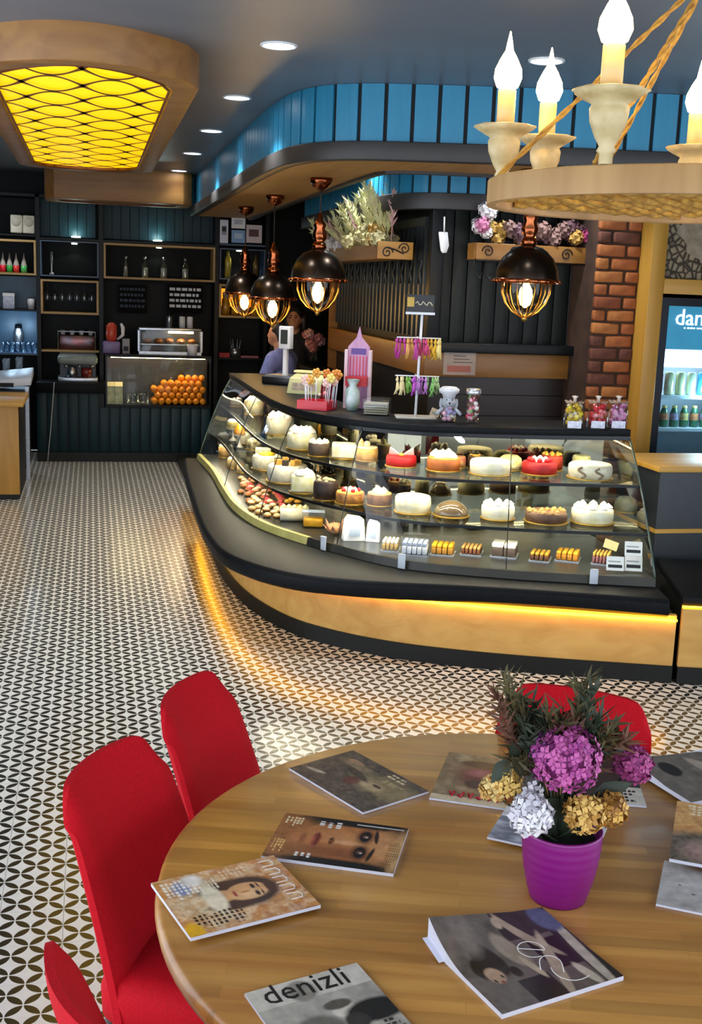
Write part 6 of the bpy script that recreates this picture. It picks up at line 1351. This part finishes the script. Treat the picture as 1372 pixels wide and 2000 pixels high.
MB().bb(-.09, .09, -.09, -.085, .02, .08).build('front_print', M('picture_print', '#8a7a6a', '#c9b8a0', rough=.5, scale=30), t); MB().bb(-.13, .13, .06, .12, .14, .155).build('top_lid', M('cream_plastic', '#d8d29a', rough=.5), t)
# notice on the oak rail
a = AY(868, 684, PBY-.065); b = AY(928, 733, PBY-.065); t = thing('paper_notice', 'printed paper notice with a pink band taped on the oak rail', 'notice', (a.x, PBY-.066, b.z)); ww, hh = b.x-a.x, a.z-b.z
MB().bb(0, ww, -.001, .001, 0, hh).build('sheet', M('notice_paper', '#b9a89a', '#a8978a', rough=.6), t); MB().bb(ww*.12, ww*.85, -.002, -.001, hh*.12, hh*.38).build('pink_band', M('pink_band', '#b56a5c', rough=.6), t)
for k in range(3): MB().bb(ww*.3, ww*(.9-.1*k), -.002, -.001, hh*(.5+.13*k), hh*(.54+.13*k)).build('text_line', M('grey_ink2', '#6a5f58', rough=.6), t)
# white scoop hanging from the ledge corner
p = AY(868, 470, PBY-.1); t = thing('hanging_scoop', 'white plastic scoop hanging on the dark partition', 'scoop', (p.x, PBY-.08, p.z))
MB().tube([(.0, 0, .16), (.004, 0, .06)], .006, 8).build('handle', M('white_plastic', '#e4e6ea'), t); mb = MB(); mb.add([(-.035, 0, .06), (.03, 0, .06), (.045, 0, -.03), (.03, 0, -.08), (0, 0, -.085), (-.015, 0, -.07), (-.03, .03, .05), (.025, .03, .05), (.035, .03, -.03), (.02, .03, -.06), (0, .03, -.065), (-.01, .03, -.05)], [(0, 5, 4, 3, 2, 1), (6, 7, 8, 9, 10, 11), (0, 1, 7, 6), (1, 2, 8, 7), (2, 3, 9, 8), (3, 4, 10, 9), (4, 5, 11, 10), (5, 0, 6, 11)]); mb.build('bowl', M('white_plastic', '#e4e6ea'), t, bevel=.004)

# ================================================================== FLOWER BOXES ON THE PARTITION
IRON = M('black_iron', '#14120f', rough=.5, metal=.4)
def scroll(mb, cx, cz, s, flip=1, y=0.):
    pts = [(cx+flip*s*(1-k/22)*math.cos(k*.5)*.5, y, cz+s*(1-k/22)*math.sin(k*.5)*.5) for k in range(20)]; mb.tube(pts, s*.05, 5)
def blooms(root, spots, mats, fl, names):
    for (x, y, z, r, ci) in spots:
        mb = MB(); rnd = random.Random(int(x*9999+z*99)); n_ = 26
        for k in range(n_):
            zz = 1-2*(k+.5)/n_; ph = k*2.4; q = math.sqrt(1-zz*zz); d = Vector((q*math.cos(ph), q*math.sin(ph), zz)); p = Vector((x, y, z))+d*r*.85; a = d.orthogonal().normalized(); b_ = d.cross(a); s = fl*rnd.uniform(.8, 1.2)
            mb.add([p-a*s*.6, p+b_*s*.7+d*s*.4, p+a*s*.6+d*s*.2, p-b_*s*.7+d*s*.3], [(0, 1, 2, 3)])
        mb.ball((x, y, z), r*.8, 8, 6); mb.build(names, mats[ci], root)
xa, xb = AY(922, 495, PBY-.12).x, AY(1168, 495, PBY-.12).x; zb0, zb1 = AY(1040, 512, PBY-.12).z, AY(1040, 480, PBY-.12).z
FB = thing('hanging_flower_box', 'oak flower trough with black iron scrolls on the partition front', 'flower box', ((xa+xb)/2, PBY-.14, zb0)); hw = (xb-xa)/2; hb = zb1-zb0
MB().bb(-hw, hw, -.075, -.06, 0, hb).build('front_board', bandw, FB, bevel=.003); MB().bb(-hw, hw, .09, .10, 0, hb).build('back_board', bandw, FB); MB().bb(-hw, hw, -.06, .09, 0, .012).build('floor_board', bandw, FB)
for s in (-1, 1): MB().bb(s*hw-.008, s*hw+.008, -.06, .09, 0, hb).build('end_board', bandw, FB)
mb = MB()
for k in range(5): scroll(mb, -hw*.82+k*hw*.41, hb*.5, hb*.8, 1 if k % 2 else -1, -.08)
mb.tube([(-hw, -.08, -.006), (hw, -.08, -.006)], .006, 5); mb.build('iron_scrolls', IRON, FB)
for s in (-1, -.85, .8, 1): mb = MB(); mb.tube([(s*hw, -.05, 0), (s*hw, -.05, -.09), (s*hw+.03, -.09, -.13), (s*hw+.05, -.06, -.09)], .007, 6); mb.build('iron_hook', IRON, FB)
PM = [M('bloom_'+c[1:], c, rough=.6) for c in ('#f0ecec', '#d987b0', '#b5427c', '#c9a050', '#a8a45a', '#8a6a62', '#6b4a52', '#d8cf9a', '#e6dcae')]
random.seed(21); sp = []
for k in range(30):
    q = -1+2*(k+.5)/30; e = abs(q)
    ci = random.choice((0, 1, 4)) if q < -.8 else random.choice((1, 3, 4, 3)) if q < -.55 else random.choice((3, 2, 2)) if q > .75 else random.choice((5, 6, 5, 6, 3))
    sp.append((q*hw*.98, random.uniform(-.06, .04), hb+.03+random.uniform(0, .13)*(1.5 if e > .7 else .8), random.uniform(.04, .065), ci))
sp += [(-hw*.88, -.05, hb+.22, .05, 0), (-hw*.80, -.05, hb+.20, .045, 0), (-hw*.92, -.06, hb+.12, .055, 1), (hw*.9, -.06, hb+.13, .055, 2), (hw*.82, -.06, hb+.16, .05, 3)]
blooms(FB, sp, PM, .03, 'bloom')
# second trough on the partition's left face, with pampas and dried flowers
py0, py1 = 7.98, 10.1; zq = AZ(805, 495, 2.2).z
F2x = PBX-.24; p = AX(775, 480, F2x); zt_ = 2.16
FB2 = thing('pampas_flower_box', 'oak trough of dried pampas and pale flowers along the partition side', 'flower box', (F2x, 8.0, zt_)); ln = 2.3
bw = WOOD('honey_oak_band_long', '#9a6d33', '#7e5422', 1, .5); EB = WOOD('honey_oak_end', '#b3853f', '#98692c', 0, .8)
MB().bb(-.09, -.075, 0, ln, 0, .11).build('side_board', bw, FB2); MB().bb(.075, .09, 0, ln, 0, .11).build('side_board', bw, FB2); MB().bb(-.075, .075, 0, ln, 0, .012).build('floor_board', bw, FB2); MB().bb(-.13, .13, -.012, .002, -.0, .12).build('end_board', EB, FB2, bevel=.002); MB().bb(-.09, .09, ln, ln+.01, 0, .11).build('end_board', EB, FB2)
mb = MB(); scroll(mb, -.06, .045, .085, 1, -.016); scroll(mb, .065, .075, .085, -1, -.016); mb.tube([(-.06, -.016, .08), (0, -.016, .065), (.06, -.016, .04)], .005, 5); mb.build('iron_scrolls', IRON, FB2)
sp = []; random.seed(31)
for k in range(34): q = k/34; sp.append((random.uniform(-.12, .06), .05+q*(ln-.1), .13+random.uniform(0, .10), random.uniform(.045, .07), random.choice((7, 7, 3, 3, 0, 7, 8, 8))))
blooms(FB2, sp, PM, .035, 'bloom')
PAM = M('pampas_straw', '#e2dca8', '#b5b878', rough=.8, scale=14); PAM2 = M('pampas_pink', '#d0a8a0', '#a87a74', rough=.8, scale=14)
for k in range(64):
    y = .03+(k/64)*ln*.95; mb = MB(); rnd = random.Random(k); lean = Vector((rnd.uniform(-.24, .06), rnd.uniform(-.22, .1), rnd.uniform(.24, .42)*(1.15-.6*k/64))); b0 = Vector((rnd.uniform(-.05, .05), y, .1)); mb.tube([b0, b0+lean*.6, b0+lean], [.004, .003, .001], 5)
    for j in range(34):
        t_ = .35+.65*j/34; p = b0+lean*t_; v = (lean.normalized()*rnd.uniform(.5, 1)+Vector((rnd.uniform(-.7, .7), rnd.uniform(-.7, .7), rnd.uniform(-.2, .5)))).normalized()*rnd.uniform(.04, .08); s_ = v.cross(Vector((.3, 1, .2))).normalized()*.008; mb.add([p-s_, p+v, p+s_], [(0, 1, 2)])
    mb.build('pampas_stalk', PAM if k % 5 else PAM2, FB2)

# ================================================================== PEOPLE
def remesh_person(name, label, loc, rz, parts, skin, kids):
    """parts: capsules (p0, p1, r0, r1) fused into one continuous skin; kids: clothing and hair built the same way"""
    def fuse(nm, caps, mat, vox, parent=None, smooth=6):
        mb = MB()
        for c in caps:
            if len(c) == 4:
                p0, p1, r0, r1 = c; p0, p1 = Vector(p0), Vector(p1); n_ = 6; mb.tube([p0.lerp(p1, k/n_) for k in range(n_+1)], [r0+(r1-r0)*k/n_ for k in range(n_+1)], 14); mb.ball(p0, r0, 14, 10); mb.ball(p1, r1, 14, 10)
            else: mb.ball(c[0], c[1], 18, 14)
        o = mb.build(nm, mat, parent); r = o.modifiers.new('skin', 'REMESH'); r.mode = 'VOXEL'; r.voxel_size = vox; r.use_smooth_shade = True
        s = o.modifiers.new('soft', 'SMOOTH'); s.iterations = smooth; s.factor = .5; return o
    root = fuse(name, parts, skin, .011); root.location = loc; root.rotation_euler = (0, 0, rz); tag(root, label, 'person')
    for nm, caps, mat, vox in kids: fuse(nm, caps, mat, vox, root, 4)
    return root
SKIN = M('skin_tone', '#b98566', '#a87356', rough=.5, scale=12); HAIR = M('black_hair', '#120e0c', '#1d1613', rough=.55, scale=60, stretch=(1, 1, .2))
def figure(H_, head, arms, legs=True, sit=0):
    """standing figure facing -y, scaled to height H_; head=(offset x,y,z tilt)"""
    k = H_/1.72; hx, hy = head
    b = [((0, 0, .92*k), (0, .01, 1.10*k), .135*k, .125*k), ((0, .01, 1.10*k), (0, .015, 1.30*k), .125*k, .135*k), ((-.12*k, .015, 1.36*k), (.12*k, .015, 1.36*k), .095*k, .095*k), ((0, .02, 1.38*k), (hx*.4, hy*.4, 1.50*k), .062*k, .055*k)]
    hz_ = 1.61*k; b += [((hx, hy, hz_), (.076*k, .095*k, .112*k)), ((hx, hy-.03*k, hz_-.06*k), (.055*k, .07*k, .06*k)), ((hx, hy-.098*k, hz_-.012*k), (.013*k, .022*k, .026*k)), ((hx-.077*k, hy+.005, hz_-.01*k), (.014*k, .026*k, .034*k)), ((hx+.077*k, hy+.005, hz_-.01*k), (.014*k, .026*k, .034*k)), ((hx, hy-.085*k, hz_-.06*k), (.026*k, .02*k, .011*k))]
    for sx in (-1, 1):
        if legs: b += [((sx*.085*k, 0, .90*k), (sx*.095*k, 0, .5*k), .088*k, .06*k), ((sx*.095*k, 0, .5*k), (sx*.1*k, .01, .09*k), .06*k, .042*k), ((sx*.1*k, .01, .05*k), (sx*.11*k, -.13*k, .04*k), .042*k, .035*k)]
    for sx, (el, wr) in zip((-1, 1), arms):
        sh = Vector((sx*.185*k, .015, 1.37*k)); el, wr = Vector(el)*k, Vector(wr)*k; b += [(sh, el, .058*k, .046*k), (el, wr, .045*k, .032*k)]
        d = (wr-el).normalized(); s_ = d.cross(Vector((0, 0, 1))).normalized() if abs(d.z) < .9 else Vector((1, 0, 0)); pc = wr+d*.045*k; b.append((pc, (.038*k, .04*k, .03*k)))
        for f_ in range(4): o_ = s_*(-.027+.018*f_)*k; q = pc+o_+d*.02*k; b += [(q, q+d*.045*k+Vector((0, 0, -.012*k)), .0095*k, .009*k), (q+d*.045*k+Vector((0, 0, -.012*k)), q+d*.065*k+Vector((0, 0, -.035*k)), .009*k, .0075*k)]
        b.append((pc+s_*.03*k*sx, pc+s_*.055*k*sx+d*.035*k, .011*k, .009*k))
    return b, k, hz_
# man with his back to us, head turned left, looking down
arms = (((-.27, -.06, 1.10), (-.20, -.28, 1.02)), ((.27, -.06, 1.10), (.18, -.28, 1.02)))
b, k, hz_ = figure(1.60, (-.03, -.05), arms)
pm = AY(547, 700, 10.6)
def rot_head(b): return b
SHIRT = M('periwinkle_shirt', '#6d74a8', '#5c6396', rough=.8, scale=14, bump=.15); TRS = M('dark_trousers', '#1b1d24', rough=.8)
shirt = [((0, 0, .90*k), (0, .01, 1.10*k), .150*k, .142*k), ((0, .01, 1.10*k), (0, .02, 1.30*k), .142*k, .152*k), ((-.13*k, .018, 1.355*k), (.13*k, .018, 1.355*k), .108*k, .108*k), ((-.05*k, .02, 1.42*k), (.05*k, .02, 1.42*k), .07*k, .07*k)]
for sx in (-1, 1): shirt.append(((sx*.185*k, .015, 1.365*k), (sx*.255*k, -.045*k, 1.15*k), .074*k, .064*k))
trs = [((0, 0, .84*k), (0, 0, .95*k), .148*k, .15*k)]
for sx in (-1, 1): trs += [((sx*.085*k, 0, .86*k), (sx*.095*k, 0, .5*k), .1*k, .075*k), ((sx*.095*k, 0, .5*k), (sx*.1*k, .01, .10*k), .075*k, .062*k)]
hair = [((-.03, -.05+.03*k, hz_+.03*k), (.086*k, .095*k, .10*k)), ((-.03, -.05+.06*k, hz_-.03*k), (.07*k, .06*k, .08*k))]
remesh_person('person', 'man in a periwinkle shirt seen from behind, bending over his work', (pm.x, 10.6, 0), PI+.9, b, SKIN, [('shirt', shirt, SHIRT, .012), ('trousers', trs, TRS, .014), ('hair', hair, HAIR, .010)])
arms = (((-.25, .0, 1.08), (-.2, -.2, .98)), ((.25, 0, 1.08), (.2, -.2, .98)))
b, k, hz_ = figure(1.72, (-.01, -.03), arms)
p2 = AY(578, 640, 12.1)
BK = M('black_sweater', '#17161a', '#100f12', rough=.85, scale=20)
shirt = [((0, 0, .88*k), (0, .01, 1.10*k), .150*k, .142*k), ((0, .01, 1.10*k), (0, .02, 1.30*k), .142*k, .152*k), ((-.13*k, .018, 1.355*k), (.13*k, .018, 1.355*k), .105*k, .105*k), ((0, .02, 1.40*k), (0, .01, 1.47*k), .075*k, .068*k)]
for sx, (e_, w_) in zip((-1, 1), arms): shirt += [((sx*.185*k, .015, 1.365*k), Vector(e_)*k, .072*k, .062*k), (Vector(e_)*k, Vector(w_)*k, .06*k, .046*k)]
trs = [((0, 0, .84*k), (0, 0, .95*k), .148*k, .15*k)]
for sx in (-1, 1): trs += [((sx*.085*k, 0, .86*k), (sx*.095*k, 0, .5*k), .1*k, .075*k), ((sx*.095*k, 0, .5*k), (sx*.1*k, .01, .10*k), .075*k, .062*k)]
hair = [((-.01, .0, hz_+.045*k), (.10*k, .105*k, .10*k)), ((-.09*k, .02, hz_-.03*k), (.035*k, .06*k, .12*k)), ((.09*k, .02, hz_-.03*k), (.035*k, .06*k, .12*k)), ((0, .06*k, hz_-.03*k), (.09*k, .06*k, .14*k))]
pr_ = remesh_person('person', 'dark haired person in black facing us behind the man', (p2.x, 12.1, 0), -.35, b, SKIN, [('sweater', shirt, BK, .012), ('trousers', trs, TRS, .014), ('hair', hair, HAIR, .010)])
for sx in (-1, 1): MB().ball((-.01+sx*.03*k, -.03-.088*k, hz_+.012*k), (.012*k, .008*k, .007*k), 8, 6).build('eye', M('dark_eye', '#1c1210', rough=.2), pr_); MB().tube([(-.01+sx*.012*k, -.03-.094*k, hz_+.03*k), (-.01+sx*.03*k, -.03-.094*k, hz_+.035*k), (-.01+sx*.048*k, -.03-.085*k, hz_+.028*k)], .0045*k, 5).build('eyebrow', HAIR, pr_)
# vase of pink flowers on the back work surface
p = AY(618, 690, 11.3); t = thing('pink_flower_vase', 'small vase of pink flowers on the work surface behind the counter', 'vase', (p.x, 11.3, p.z-.12)); MB().lathe([(.001, 0), (.04, 0), (.055, .06), (.03, .12), (.035, .14)], 16, caps=False).build('vase', BLK, t)
blooms(t, [(random.uniform(-.11, .12), random.uniform(-.05, .05), .22+random.uniform(-.05, .1), .045, random.choice((1, 5, 0))) for _ in range(10)], [M('bloom_dusty', '#c9a0a4', rough=.6), M('bloom_dustpink', '#b5787e', rough=.6)]*3, .03, 'bloom')
for q in range(5): MB().tube([(0, 0, .12), (random.uniform(-.08, .08), 0, .22)], .004, 5).build('stem', GRN, t)
wt = thing('work_bench', 'dark work bench behind the cake counter', 'bench', (2.16, 10.9, 0)); zz = p.z-.12
MB().bb(-.11, .11, -.5, .6, zz-.04, zz).build('bench_top', STONE, wt); MB().bb(-.10, .10, -.48, .58, .0, zz-.04).build('bench_body', BLK, wt)
